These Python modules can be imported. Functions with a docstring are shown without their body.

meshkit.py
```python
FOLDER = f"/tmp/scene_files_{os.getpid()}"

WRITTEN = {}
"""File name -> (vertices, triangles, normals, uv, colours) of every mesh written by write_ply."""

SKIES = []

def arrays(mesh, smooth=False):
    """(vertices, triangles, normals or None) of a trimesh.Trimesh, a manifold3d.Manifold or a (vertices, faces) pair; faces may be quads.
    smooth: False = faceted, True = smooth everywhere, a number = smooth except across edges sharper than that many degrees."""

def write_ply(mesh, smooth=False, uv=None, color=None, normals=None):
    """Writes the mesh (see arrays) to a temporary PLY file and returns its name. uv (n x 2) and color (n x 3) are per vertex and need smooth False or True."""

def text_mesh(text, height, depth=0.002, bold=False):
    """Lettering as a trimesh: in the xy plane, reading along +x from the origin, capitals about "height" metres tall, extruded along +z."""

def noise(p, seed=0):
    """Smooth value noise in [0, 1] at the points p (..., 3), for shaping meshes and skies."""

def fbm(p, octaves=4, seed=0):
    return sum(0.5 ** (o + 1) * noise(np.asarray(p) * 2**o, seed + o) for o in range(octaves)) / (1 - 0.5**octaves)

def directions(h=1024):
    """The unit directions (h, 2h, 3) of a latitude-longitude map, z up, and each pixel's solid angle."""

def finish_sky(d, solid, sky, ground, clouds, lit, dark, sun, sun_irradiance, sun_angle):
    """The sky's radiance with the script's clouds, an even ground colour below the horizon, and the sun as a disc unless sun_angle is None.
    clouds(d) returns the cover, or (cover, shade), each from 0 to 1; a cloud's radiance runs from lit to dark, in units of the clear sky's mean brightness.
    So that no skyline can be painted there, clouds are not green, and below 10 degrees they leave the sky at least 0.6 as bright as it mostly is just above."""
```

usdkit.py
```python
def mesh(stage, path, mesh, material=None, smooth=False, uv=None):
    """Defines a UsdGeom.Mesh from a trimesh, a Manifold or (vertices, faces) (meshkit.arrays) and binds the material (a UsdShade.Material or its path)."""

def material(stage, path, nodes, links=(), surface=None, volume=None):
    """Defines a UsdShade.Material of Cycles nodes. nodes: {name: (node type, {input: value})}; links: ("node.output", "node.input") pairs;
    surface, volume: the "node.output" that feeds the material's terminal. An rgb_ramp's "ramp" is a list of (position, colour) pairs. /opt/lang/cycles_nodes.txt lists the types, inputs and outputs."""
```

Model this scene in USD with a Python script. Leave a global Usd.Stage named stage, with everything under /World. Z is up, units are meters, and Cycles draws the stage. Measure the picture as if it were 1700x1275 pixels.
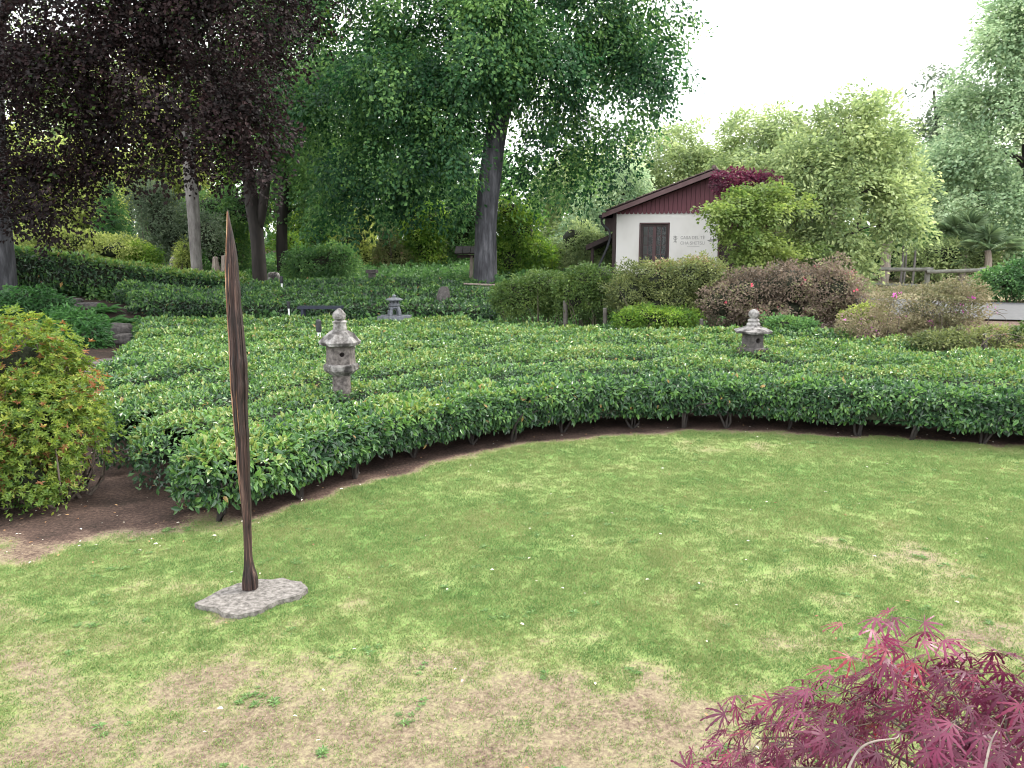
import math
import numpy as np
import trimesh
import usdkit
import meshkit
from shapely.geometry import Polygon, Point
import shapely
from shapely import contains_xy
from scipy.interpolate import RBFInterpolator
from pxr import Usd, UsdGeom, UsdLux, UsdShade, Sdf, Gf, Vt

stage = Usd.Stage.CreateInMemory()
UsdGeom.SetStageUpAxis(stage, "Z")
UsdGeom.SetStageMetersPerUnit(stage, 1.0)
world = UsdGeom.Xform.Define(stage, "/World")
stage.SetDefaultPrim(world.GetPrim())
UsdGeom.Scope.Define(stage, "/World/Looks")

# ------------------------------------------------------------------ camera
EYE, PITCH, F = 2.8, math.radians(10.0), 1320.0          # eye height, downward pitch, focal length in pixels of a 1700 px wide picture
cam = UsdGeom.Camera.Define(stage, "/World/camera")
cam.AddTranslateOp().Set(Gf.Vec3d(0, 0, EYE))
cam.AddRotateXOp().Set(80.0)
cam.CreateHorizontalApertureAttr(36.0)
cam.CreateVerticalApertureAttr(27.0)
cam.CreateFocalLengthAttr(36.0 * F / 1700.0)
cam.CreateClippingRangeAttr(Gf.Vec2f(0.1, 2000.0))
cam.CreateExposureAttr(1.52)

# ------------------------------------------------------------------ sky and sun
SUN = np.array([0.68, 0.30, 0.64]); SUN /= np.linalg.norm(SUN)
ELEV, ROT = math.asin(SUN[2]), math.atan2(SUN[0], SUN[1])
usdkit.material(stage, "/World/Looks/sky_air", {
    "sky": ("sky_texture", {"sky_type": "single_scattering", "sun_disc": False, "sun_elevation": ELEV, "sun_rotation": ROT, "aerosol_density": 3.0}),
    "tc": ("texture_coordinate", {}),
    "map": ("mapping", {"scale": (1.0, 1.0, 2.2)}),
    "n": ("noise_texture", {"scale": 2.2, "detail": 5.0, "roughness": 0.55}),
    "cov": ("rgb_ramp", {"ramp": [(0.0, (0.80, 0.80, 0.80)), (0.45, (0.9, 0.9, 0.9)), (0.7, (1.0, 1.0, 1.0))]}),
    "cl": ("rgb_ramp", {"ramp": [(0.2, (9.0, 9.2, 9.6)), (0.8, (12.5, 12.4, 12.2))]}),
    "mix": ("mix_color", {"use_clamp": False}),
    "bg": ("background_shader", {"strength": 0.11}),
}, [("tc.generated", "map.vector"), ("map.vector", "n.vector"), ("n.fac", "cov.fac"), ("n.fac", "cl.fac"), ("cov.color", "mix.fac"),
    ("sky.color", "mix.a"), ("cl.color", "mix.b"), ("mix.result", "bg.color")], surface="bg.background")
dome = UsdLux.DomeLight.Define(stage, "/World/sky")
UsdShade.MaterialBindingAPI.Apply(dome.GetPrim()).Bind(UsdShade.Material.Get(stage, "/World/Looks/sky_air"))
dome.GetPrim().SetCustomDataByKey("kind", "structure")
sun = UsdLux.DistantLight.Define(stage, "/World/sun")
sun.CreateIntensityAttr(0.5); sun.CreateAngleAttr(16.0); sun.CreateNormalizeAttr(True); sun.CreateColorAttr(Gf.Vec3f(1.0, 0.95, 0.86))
sun.AddRotateZOp().Set(math.degrees(math.atan2(SUN[0], -SUN[1])))
sun.AddRotateXOp().Set(90 - math.degrees(ELEV))

# ------------------------------------------------------------------ helpers: names, things, parts
used = {}


def numbered(parent, name):
    k = used.get((parent, name), 0)
    used[(parent, name)] = k + 1
    return name if k == 0 else f"{name}_{k:03d}"


def tag(prim, **kw):
    for k, v in kw.items():
        if v:
            prim.SetCustomDataByKey(k, v)


def thing(name, label, cat, loc=(0, 0, 0), rot=0.0, group=None, kind=None):
    x = UsdGeom.Xform.Define(stage, "/World/" + numbered("/World", name))
    x.AddTranslateOp().Set(Gf.Vec3d(*map(float, loc)))
    x.AddRotateZOp().Set(float(rot))
    p = x.GetPrim()
    tag(p, label=label, category=cat, group=group, kind=kind)
    return p


def copy(root, label, loc, rot=0.0, scale=1.0, group=None):
    base = root.GetName()
    was = root.GetCustomData()
    x = UsdGeom.Xform.Define(stage, "/World/" + numbered("/World", base))
    p = x.GetPrim()
    p.GetReferences().AddInternalReference(root.GetPath())
    p.SetInstanceable(True)
    x.ClearXformOpOrder()
    x.AddTranslateOp().Set(Gf.Vec3d(*map(float, loc)))
    x.AddRotateZOp().Set(float(rot))
    if scale != 1.0:
        x.AddScaleOp().Set(Gf.Vec3f(scale, scale, scale))
    tag(p, label=label, category=was["category"], group=group or was.get("group"))
    return p


def put(parent, name, mesh, mat, smooth=False, tint=None, kind=None, label=None, shift=None):
    """One Mesh prim. parent: a prim, or None for /World. tint: per-vertex primvar."""
    pp = parent.GetPath().pathString if parent is not None else "/World"
    path = pp + "/" + numbered(pp, name)
    if shift is not None:
        v, f = mesh if isinstance(mesh, tuple) else (np.array(mesh.vertices), np.array(mesh.faces))
        mesh = (np.asarray(v) - np.asarray(shift, float), f)
    m = usdkit.mesh(stage, path, mesh, LOOK[mat] if isinstance(mat, str) else mat, smooth=smooth)
    if tint is not None:
        UsdGeom.PrimvarsAPI(m).CreatePrimvar("tint", Sdf.ValueTypeNames.FloatArray, "vertex").Set(Vt.FloatArray.FromNumpy(np.asarray(tint, np.float32)))
    tag(m.GetPrim(), kind=kind, label=label)
    return m.GetPrim()


def structure(name, mesh, mat, smooth=False, tint=None, label=None, kind="structure", category=None):
    p = put(None, name, mesh, mat, smooth, tint, kind=kind, label=label)
    tag(p, category=category)
    return p


# ------------------------------------------------------------------ helpers: where things stand
def ray(px, py):
    u, v = (px - 850) / F, -(py - 637.5) / F
    return np.array([u, math.cos(PITCH) + v * math.sin(PITCH), -math.sin(PITCH) + v * math.cos(PITCH)])


def at(px, py, y):
    r = ray(px, py)
    return np.array([0, 0, EYE]) + r * (y / r[1])


_pts = [(x, y, 0) for x in range(-2, 11, 3) for y in range(-2, 16, 3)] + [(-4, y, 0) for y in (-2, 2, 6, 10, 14, 18, 22)] + [(-7, y, 0) for y in (13, 16, 20)] + [(0, y, 0) for y in (18, 21, 23)]
_pts += [(-6, 6.5, 0), (-6, 2, 0), (14, 11, 0), (8, 17.4, .05), (4, 19, .05), (5, 20.5, .3), (3, 22, .3), (6.5, 22, .55), (10, 19, .45), (11, 16, .3), (14, 22.5, .8), (10, 25, .9), (20, 21, .8), (14, 31, 1.0), (20, 31, 1.0), (8, 31, 1.3),
         (12, 36, 1.4), (4, 28, 1.1), (0, 30, 1.2), (0, 26.2, .5), (-6, 25.0, .25), (-6, 28.5, .9), (-3, 25, .25), (-6, 32, 1.1), (-11.5, 29, .7), (-10.9, 22, .35), (-9.2, 17.8, .1), (-13.3, 24.6, .98), (-16, 25, 1.25),
         (-18, 20, 1.2), (-12.5, 18, .6), (-9.5, 12, .3), (-7.5, 9, .08), (-10, 6, .2), (0, 60, 2.0), (40, 60, 2.4), (-40, 60, 3), (30, 15, .6), (-30, 20, 2.2), (-60, 100, 4), (60, 100, 3.5), (0, 120, 3), (60, 0, .6), (-60, 0, 2), (0, -40, 0), (40, -40, .3), (-40, -40, .6)]
_pts = np.array(_pts, float)
_rbf = RBFInterpolator(_pts[:, :2], _pts[:, 2], kernel="linear", smoothing=0.15)


def T(x, y):
    """Height of the ground."""
    x, y = np.broadcast_arrays(np.asarray(x, float), np.asarray(y, float))
    z = _rbf(np.c_[x.ravel(), y.ravel()]).reshape(x.shape)
    r = np.hypot(x - 3.5, y - 4.9)
    flat = np.clip((r - 7.5) / 5.0, 0, 1)
    return np.clip(z - 0.02, 0, 6) * flat


def ground_at(px, y):
    x = at(px, 400, y)[0]
    return np.array([x, y, float(T(x, y))])


rng = np.random.default_rng(7)

# ------------------------------------------------------------------ materials
LOOK = {}


def noise_mat(name, ramp, scale=6.0, rough=0.8, bump=0.3, dist=0.02, spec=0.3, stretch=(1, 1, 1), detail=6.0, coords="position", rough2=None):
    nodes = {"g": ("geometry", {}), "tc": ("texture_coordinate", {}), "m": ("mapping", {"scale": stretch}),
             "n": ("noise_texture", {"scale": scale, "detail": detail, "roughness": 0.65}),
             "r": ("rgb_ramp", {"ramp": ramp}),
             "b": ("bump", {"strength": bump, "distance": dist}),
             "p": ("principled_bsdf", {"roughness": rough, "specular_ior_level": spec})}
    src = "g.position" if coords == "position" else "tc.object"
    LOOK[name] = usdkit.material(stage, "/World/Looks/" + name, nodes, [(src, "m.vector"), ("m.vector", "n.vector"), ("n.fac", "r.fac"), ("r.color", "p.base_color"), ("n.fac", "b.height"), ("b.normal", "p.normal")], surface="p.BSDF")


def leaf_mat(name, ramp, rough=0.5, trans=0.3, spec=0.4, tcol=None):
    """Leaves: colour from each leaf's own tint, part of the light passes through."""
    nodes = {"a": ("attribute", {"attribute": "tint"}), "r": ("rgb_ramp", {"ramp": ramp}),
             "h": ("hsv", {"saturation": 1.1, "value": 1.5, "hue": 0.49}),
             "p": ("principled_bsdf", {"roughness": rough, "specular_ior_level": spec}),
             "t": ("translucent_bsdf", {}), "mx": ("mix_closure", {"fac": trans})}
    LOOK[name] = usdkit.material(stage, "/World/Looks/" + name, nodes, [("a.fac", "r.fac"), ("r.color", "p.base_color"), ("r.color", "h.color"), ("h.color", "t.color"), ("p.BSDF", "mx.closure1"), ("t.BSDF", "mx.closure2")], surface="mx.closure")


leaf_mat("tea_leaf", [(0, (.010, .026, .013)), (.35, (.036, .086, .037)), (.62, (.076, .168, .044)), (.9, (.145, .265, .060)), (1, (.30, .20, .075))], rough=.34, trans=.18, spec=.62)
leaf_mat("beech_leaf", [(0, (.012, .042, .018)), (.35, (.034, .098, .040)), (.7, (.090, .195, .060)), (1, (.21, .36, .11))], rough=.5, trans=.36, spec=.25)
leaf_mat("copper_leaf", [(0, (.007, .0055, .0055)), (.6, (.019, .011, .011)), (.86, (.036, .018, .019)), (.92, (.024, .055, .018)), (1, (.07, .13, .025))], rough=.55, trans=.15, spec=.18)
leaf_mat("bright_leaf", [(0, (.045, .11, .02)), (.5, (.13, .24, .04)), (1, (.30, .40, .08))], rough=.5, trans=.45)
leaf_mat("yellow_leaf", [(0, (.11, .16, .04)), (.5, (.28, .34, .10)), (1, (.50, .54, .20))], rough=.5, trans=.45)  # brightened so the colour itself carries sunlight on the background foliage
leaf_mat("pale_leaf", [(0, (.13, .19, .085)), (.5, (.27, .35, .155)), (1, (.45, .52, .25))], rough=.5, trans=.4)  # lightened, sunlight and glare are put into the leaf colour
leaf_mat("mid_leaf", [(0, (.035, .09, .033)), (.5, (.085, .185, .06)), (1, (.18, .30, .09))], rough=.5, trans=.36)
leaf_mat("japanese_maple_leaf", [(0, (.07, .13, .03)), (.5, (.16, .23, .065)), (1, (.28, .35, .11))], rough=.5, trans=.4)
leaf_mat("veiled_leaf", [(0, (.15, .235, .135)), (.5, (.30, .41, .245)), (1, (.48, .57, .36))], rough=.5, trans=.4)  # paler, cooler colour imitates a bright veil over the right-hand trees
leaf_mat("dusty_leaf", [(0, (.06, .09, .055)), (.5, (.12, .17, .10)), (1, (.20, .25, .15))], rough=.6, trans=.25)
leaf_mat("fir_leaf", [(0, (.02, .06, .022)), (.5, (.04, .12, .03)), (1, (.08, .20, .05))], rough=.5, trans=.2)
leaf_mat("azalea_left_leaf", [(0, (.03, .07, .016)), (.35, (.085, .15, .024)), (.68, (.19, .25, .04)), (.82, (.30, .32, .07)), (.87, (.20, .10, .035)), (1, (.27, .125, .06))], rough=.5, trans=.3)
leaf_mat("azalea_green_leaf", [(0, (.03, .065, .018)), (.5, (.07, .125, .03)), (1, (.14, .20, .05))], rough=.5, trans=.25)
leaf_mat("azalea_olive_leaf", [(0, (.06, .085, .03)), (.5, (.14, .17, .06)), (.85, (.22, .25, .09)), (1, (.26, .17, .11))], rough=.55, trans=.25)
leaf_mat("azalea_faded_leaf", [(0, (.06, .05, .035)), (.35, (.15, .12, .085)), (.6, (.23, .17, .14)), (.82, (.20, .215, .105)), (.97, (.27, .28, .13)), (1, (.50, .12, .18))], rough=.6, trans=.25)
leaf_mat("azalea_sparse_leaf", [(0, (.10, .11, .05)), (.5, (.20, .18, .10)), (.85, (.28, .23, .15)), (.95, (.30, .22, .18)), (1, (.52, .16, .46))], rough=.6, trans=.25)
leaf_mat("purple_leaf", [(0, (.04, .010, .02)), (.6, (.11, .022, .045)), (1, (.19, .04, .07))], rough=.5, trans=.35)
leaf_mat("red_maple_leaf", [(0, (.050, .008, .022)), (.45, (.105, .020, .044)), (.75, (.165, .036, .074)), (.90, (.19, .026, .042)), (1, (.25, .04, .045))], rough=.42, trans=.25, spec=.35)
leaf_mat("palm_leaf", [(0, (.07, .12, .06)), (1, (.20, .28, .14))], rough=.45, trans=.25)
leaf_mat("fern_leaf", [(0, (.03, .10, .03)), (1, (.09, .22, .06))], rough=.5, trans=.35)
leaf_mat("weed_leaf", [(0, (.07, .14, .04)), (1, (.15, .25, .08))], rough=.5, trans=.25)
leaf_mat("fallen_leaf_skin", [(0, (.24, .12, .06)), (.4, (.38, .24, .12)), (.6, (.55, .50, .40)), (1, (.75, .73, .66))], rough=.7, trans=.1)
noise_mat("grey_bark", [(.28, (.018, .018, .022)), (.5, (.054, .054, .062)), (.75, (.135, .135, .150))], scale=2.2, stretch=(3, 3, .6), bump=.5, dist=.03)  # bark darkened, the shade under the crowns is in its colour
noise_mat("dark_bark", [(.3, (.010, .008, .0075)), (.7, (.030, .025, .022))], scale=3, stretch=(3, 3, .5), bump=.6, dist=.03)
noise_mat("pale_bark", [(.3, (.06, .053, .049)), (.7, (.20, .19, .18))], scale=2.5, stretch=(3, 3, .8), bump=.4, dist=.02)
noise_mat("twig_bark", [(.3, (.05, .04, .032)), (.7, (.13, .105, .085))], scale=20, bump=.4, dist=.005)
noise_mat("pale_twig", [(.3, (.12, .10, .085)), (.7, (.25, .215, .185))], scale=20, bump=.4, dist=.005)
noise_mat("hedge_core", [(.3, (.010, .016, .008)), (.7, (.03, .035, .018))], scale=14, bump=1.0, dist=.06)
noise_mat("stone_grey", [(.38, (.020, .018, .017)), (.46, (.07, .065, .062)), (.53, (.17, .162, .157)), (.68, (.33, .32, .31))], scale=5, bump=.55, dist=.02, detail=9)
noise_mat("stone_warm", [(.34, (.025, .021, .02)), (.48, (.085, .074, .07)), (.72, (.17, .15, .143))], scale=16, bump=.4, dist=.01, detail=9)
noise_mat("stone_dark", [(.3, (.022, .021, .02)), (.5, (.06, .054, .052)), (.8, (.14, .13, .125))], scale=12, bump=.5, dist=.015, detail=9)
noise_mat("stone_blue", [(.3, (.05, .055, .068)), (.7, (.16, .172, .19))], scale=12, bump=.4, dist=.01)
noise_mat("concrete", [(.32, (.05, .046, .042)), (.5, (.145, .133, .122)), (.72, (.26, .245, .228))], scale=26, bump=.8, dist=.012, detail=10)
noise_mat("sapwood", [(.35, (.04, .022, .016)), (.5, (.20, .10, .055)), (.7, (.40, .27, .17))], scale=8, stretch=(6, 6, .6), bump=.4, dist=.01)
noise_mat("plaster", [(.3, (.47, .45, .43)), (.5, (.555, .54, .52)), (.7, (.59, .575, .56))], scale=.9, stretch=(1, 1, .5), detail=9, bump=.25, dist=.01, rough=.9)
noise_mat("gable_paint", [(.3, (.085, .026, .036)), (.7, (.125, .040, .052))], scale=3, stretch=(6, 6, .5), bump=.2, dist=.01, rough=.6)
noise_mat("dark_timber", [(.3, (.020, .014, .014)), (.7, (.05, .034, .033))], scale=4, stretch=(4, 4, 1), bump=.3, dist=.01)
noise_mat("frame_paint", [(.3, (.050, .026, .028)), (.7, (.075, .038, .040))], scale=4, bump=.1, dist=.01, rough=.5)
noise_mat("verge_paint", [(.3, (.075, .042, .044)), (.7, (.115, .068, .07))], scale=3, bump=.2, dist=.01, rough=.6)
noise_mat("roof_tile_clay", [(.3, (.07, .048, .046)), (.7, (.14, .10, .095))], scale=3, bump=.3, dist=.01)
noise_mat("sign_ink", [(.3, (.20, .20, .195)), (.7, (.26, .26, .255))], scale=4, bump=0, dist=.001)
noise_mat("black_metal", [(.3, (.012, .013, .015)), (.7, (.03, .032, .036))], scale=6, bump=.1, dist=.004, rough=.45)
noise_mat("bench_paint", [(.3, (.010, .012, .022)), (.7, (.02, .024, .04))], scale=6, bump=.1, dist=.004, rough=.4)
noise_mat("white_plastic", [(.3, (.62, .64, .62)), (.7, (.75, .77, .75))], scale=6, bump=.05, dist=.004, rough=.5)
noise_mat("old_wood", [(.3, (.12, .095, .08)), (.7, (.30, .26, .22))], scale=5, stretch=(5, 5, .7), bump=.5, dist=.01)
noise_mat("post_wood", [(.3, (.03, .027, .023)), (.7, (.085, .078, .068))], scale=5, bump=.5, dist=.01)
noise_mat("shelter_roof", [(.3, (.010, .009, .009)), (.7, (.03, .027, .026))], scale=5, bump=.5, dist=.01, spec=.1)
noise_mat("mossy_wood", [(.3, (.06, .06, .05)), (.7, (.17, .17, .15))], scale=5, stretch=(1, 1, 1), bump=.5, dist=.01)
noise_mat("asphalt", [(.3, (.065, .066, .070)), (.7, (.10, .101, .106))], scale=9, bump=.3, dist=.004, rough=.85)
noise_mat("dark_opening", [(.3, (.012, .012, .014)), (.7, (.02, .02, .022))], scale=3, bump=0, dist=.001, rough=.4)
LOOK["window_glass"] = usdkit.material(stage, "/World/Looks/window_glass", {"f": ("fresnel", {"IOR": 1.25}), "t": ("transparent_bsdf", {"color": (.9, .93, .92)}), "g": ("glossy_bsdf", {"roughness": .18, "color": (.9, .9, .9)}), "mx": ("mix_closure", {})},
                                       [("f.fac", "mx.fac"), ("t.BSDF", "mx.closure1"), ("g.BSDF", "mx.closure2")], surface="mx.closure")
# carved wood: fine upright grooves, dark charred brown with paler ridges
LOOK["carved_wood"] = usdkit.material(stage, "/World/Looks/carved_wood", {
    "g": ("geometry", {}), "m": ("mapping", {"scale": (34, 34, 1.1)}), "n": ("noise_texture", {"scale": 1.6, "detail": 8, "roughness": .7, "distortion": .5}),
    "m2": ("mapping", {"scale": (9, 9, .9)}), "n2": ("noise_texture", {"scale": 1.5, "detail": 4}),
    "r": ("rgb_ramp", {"ramp": [(.32, (.004, .003, .003)), (.47, (.014, .0075, .0065)), (.57, (.050, .026, .021)), (.66, (.14, .088, .070)), (.76, (.40, .31, .26))]}),
    "mx": ("mix", {"mix_type": "multiply", "fac": .7}), "r2": ("rgb_ramp", {"ramp": [(.35, (.45, .42, .42)), (.65, (1, 1, 1))]}),
    "b": ("bump", {"strength": .9, "distance": .012}), "p": ("principled_bsdf", {"roughness": .6, "specular_ior_level": .35})},
    [("g.position", "m.vector"), ("m.vector", "n.vector"), ("g.position", "m2.vector"), ("m2.vector", "n2.vector"), ("n.fac", "r.fac"), ("n2.fac", "r2.fac"), ("r.color", "mx.color1"), ("r2.color", "mx.color2"),
     ("mx.color", "p.base_color"), ("n.fac", "b.height"), ("b.normal", "p.normal")], surface="p.BSDF")
# ground: primvar tint 0 = humus, 0.5 = worn dry turf, 1 = green turf
GROUND_NODES = {
    "a": ("attribute", {"attribute": "tint"}), "g": ("geometry", {}),
    "n1": ("noise_texture", {"scale": 2.2, "detail": 7, "roughness": .6}), "n2": ("noise_texture", {"scale": 30, "detail": 8, "roughness": .75}), "n3": ("noise_texture", {"scale": .9, "detail": 5}),
    "off": ("math", {"math_type": "multiply_add", "value2": .50, "value3": -.25}), "off2": ("math", {"math_type": "multiply_add", "value2": .70, "value3": -.35}),
    "s1": ("math", {"math_type": "add"}), "s2": ("math", {"math_type": "add", "use_clamp": True}),
    "r": ("rgb_ramp", {"ramp": [(0, (.034, .026, .021)), (.10, (.060, .040, .033)), (.24, (.100, .067, .054)), (.34, (.17, .125, .092)), (.48, (.235, .195, .128)), (.60, (.235, .235, .112)), (.74, (.20, .265, .09)), (1, (.13, .215, .06))]}),
    "fr": ("rgb_ramp", {"ramp": [(.3, (.62, .62, .62)), (.5, (.95, .95, .95)), (.72, (1.3, 1.3, 1.3))]}),
    "mx": ("mix", {"mix_type": "multiply", "fac": 1.0}),
    "b": ("bump", {"strength": .7, "distance": .03}), "p": ("principled_bsdf", {"roughness": .95, "specular_ior_level": .15})}
LOOK["ground_skin"] = usdkit.material(stage, "/World/Looks/ground_skin", GROUND_NODES, [
    ("g.position", "n1.vector"), ("g.position", "n2.vector"), ("g.position", "n3.vector"), ("n1.fac", "off.value1"), ("n2.fac", "off2.value1"), ("a.fac", "s1.value1"), ("off.value", "s1.value2"), ("s1.value", "s2.value1"), ("off2.value", "s2.value2"),
    ("s2.value", "r.fac"), ("n2.fac", "fr.fac"), ("r.color", "mx.color1"), ("fr.color", "mx.color2"), ("mx.color", "p.base_color"), ("n2.fac", "b.height"), ("b.normal", "p.normal")], surface="p.BSDF")
LOOK["grass_blade"] = usdkit.material(stage, "/World/Looks/grass_blade", {
    "a": ("attribute", {"attribute": "tint"}), "g": ("geometry", {}), "n1": ("noise_texture", {"scale": 1.1, "detail": 5, "roughness": .65}),
    "off": ("math", {"math_type": "multiply_add", "value2": 1.15, "value3": -.50}), "s": ("math", {"math_type": "add", "use_clamp": True}),
    "r": ("rgb_ramp", {"ramp": [(0, (.32, .28, .15)), (.3, (.27, .285, .115)), (.55, (.208, .275, .098)), (.8, (.150, .248, .075)), (1, (.092, .185, .053))]}),
    "p": ("principled_bsdf", {"roughness": .6, "specular_ior_level": .25}), "t": ("translucent_bsdf", {}), "mx": ("mix_closure", {"fac": .3})},
    [("g.position", "n1.vector"), ("n1.fac", "off.value1"), ("a.fac", "s.value1"), ("off.value", "s.value2"), ("s.value", "r.fac"), ("r.color", "p.base_color"), ("r.color", "t.color"), ("p.BSDF", "mx.closure1"), ("t.BSDF", "mx.closure2")], surface="mx.closure")


# ------------------------------------------------------------------ geometry helpers
def norm(v):
    return v / np.maximum(np.linalg.norm(v, axis=-1, keepdims=True), 1e-9)


LEAF2 = (np.array([[0, 0, 0], [.5, .5, .10], [1, 0, -.12], [.5, -.5, .10]]), np.array([[0, 2, 1], [0, 3, 2]]))
LEAF4 = (np.array([[0, 0, 0], [.30, .46, .10], [.70, .36, .05], [1, 0, -.14], [.70, -.36, .05], [.30, -.46, .10]]), np.array([[0, 2, 1], [0, 3, 2], [0, 4, 3], [0, 5, 4]]))


def leaves(pos, axis, nrm, length, width, tint, shape=LEAF2):
    """Many leaves as one mesh: (vertices, faces, tint per vertex)."""
    tv, tf = shape
    n, k = len(pos), len(tv)
    a = norm(axis)
    s = norm(np.cross(nrm, a))
    u = np.cross(a, s)
    length = np.broadcast_to(length, (n,)); width = np.broadcast_to(width, (n,))
    v = pos[:, None] + a[:, None] * (tv[None, :, 0:1] * length[:, None, None]) + s[:, None] * (tv[None, :, 1:2] * width[:, None, None]) + u[:, None] * (tv[None, :, 2:3] * length[:, None, None])
    f = tf[None] + (np.arange(n) * k)[:, None, None]
    return v.reshape(-1, 3), f.reshape(-1, 3), np.repeat(tint, k)


def spline(pts, n):
    pts = np.asarray(pts, float)
    if len(pts) == 2:
        return pts[0] + (pts[1] - pts[0]) * np.linspace(0, 1, n)[:, None]
    from scipy.interpolate import CubicSpline
    t = np.r_[0, np.cumsum(np.linalg.norm(np.diff(pts, axis=0), axis=1))]
    return CubicSpline(t, pts)(np.linspace(0, t[-1], n))


def tube(pts, radii, seg=10, n=None, rough=0.0, seed=0, freq=3.0, raw=False):
    p = np.asarray(pts, float) if raw else spline(pts, n or max(6, 5 * len(pts)))
    r = np.interp(np.linspace(0, 1, len(p)), np.linspace(0, 1, len(radii)), radii)
    d = norm(np.gradient(p, axis=0))
    ref = np.where(np.abs(d[:, 2:3]) > .9, [[1.0, 0, 0]], [[0, 0, 1.0]])
    s = norm(np.cross(d, ref)); t = np.cross(d, s)
    ph = np.linspace(0, 2 * np.pi, seg, endpoint=False)
    ring = np.cos(ph)[None, :, None] * s[:, None] + np.sin(ph)[None, :, None] * t[:, None]
    rr = r[:, None] * np.ones(seg)
    if rough:
        q = p[:, None] + ring * rr[..., None]
        rr = rr * (1 + rough * 2 * (meshkit.fbm(q * np.array([freq, freq, freq * .25]), 3, seed) - .5))
    v = (p[:, None] + ring * rr[..., None]).reshape(-1, 3)
    i, j = np.meshgrid(np.arange(len(p) - 1), np.arange(seg), indexing="ij")
    a, b = i * seg + j, i * seg + (j + 1) % seg
    f = np.concatenate([np.stack([a, b, b + seg], -1).reshape(-1, 3), np.stack([a, b + seg, a + seg], -1).reshape(-1, 3)])
    v = np.vstack([v, p[0], p[-1]])
    c0, c1 = len(v) - 2, len(v) - 1
    j = np.arange(seg)
    f = np.vstack([f, np.stack([np.full(seg, c0), (j + 1) % seg, j], 1), np.stack([np.full(seg, c1), (len(p) - 1) * seg + j, (len(p) - 1) * seg + (j + 1) % seg], 1)])
    return v, f


def join(parts):
    vs, fs, o = [], [], 0
    for m in parts:
        v, f = (m.vertices, m.faces) if hasattr(m, "vertices") else m[:2]
        vs.append(np.asarray(v)); fs.append(np.asarray(f) + o); o += len(v)
    return np.vstack(vs), np.vstack(fs)


def box(x0, x1, y0, y1, z0, z1):
    b = trimesh.creation.box([x1 - x0, y1 - y0, z1 - z0])
    b.apply_translation([(x0 + x1) / 2, (y0 + y1) / 2, (z0 + z1) / 2])
    return b


def loft(n, rings, turn=0.0, square=False):
    """Closed solid of n-sided rings (z, radius)."""
    ph = np.linspace(0, 2 * np.pi, n, endpoint=False) + turn
    v = np.vstack([np.c_[r * np.cos(ph), r * np.sin(ph), np.full(n, z)] for z, r in rings] + [[0, 0, rings[0][0]], [0, 0, rings[-1][0]]])
    f = []
    for i in range(len(rings) - 1):
        for j in range(n):
            a, b = i * n + j, i * n + (j + 1) % n
            f += [[a, b, b + n], [a, b + n, a + n]]
    c0, c1, k = len(v) - 2, len(v) - 1, (len(rings) - 1) * n
    for j in range(n):
        f += [[c0, (j + 1) % n, j], [c1, k + j, k + (j + 1) % n]]
    return trimesh.Trimesh(v, f, process=True)


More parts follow.
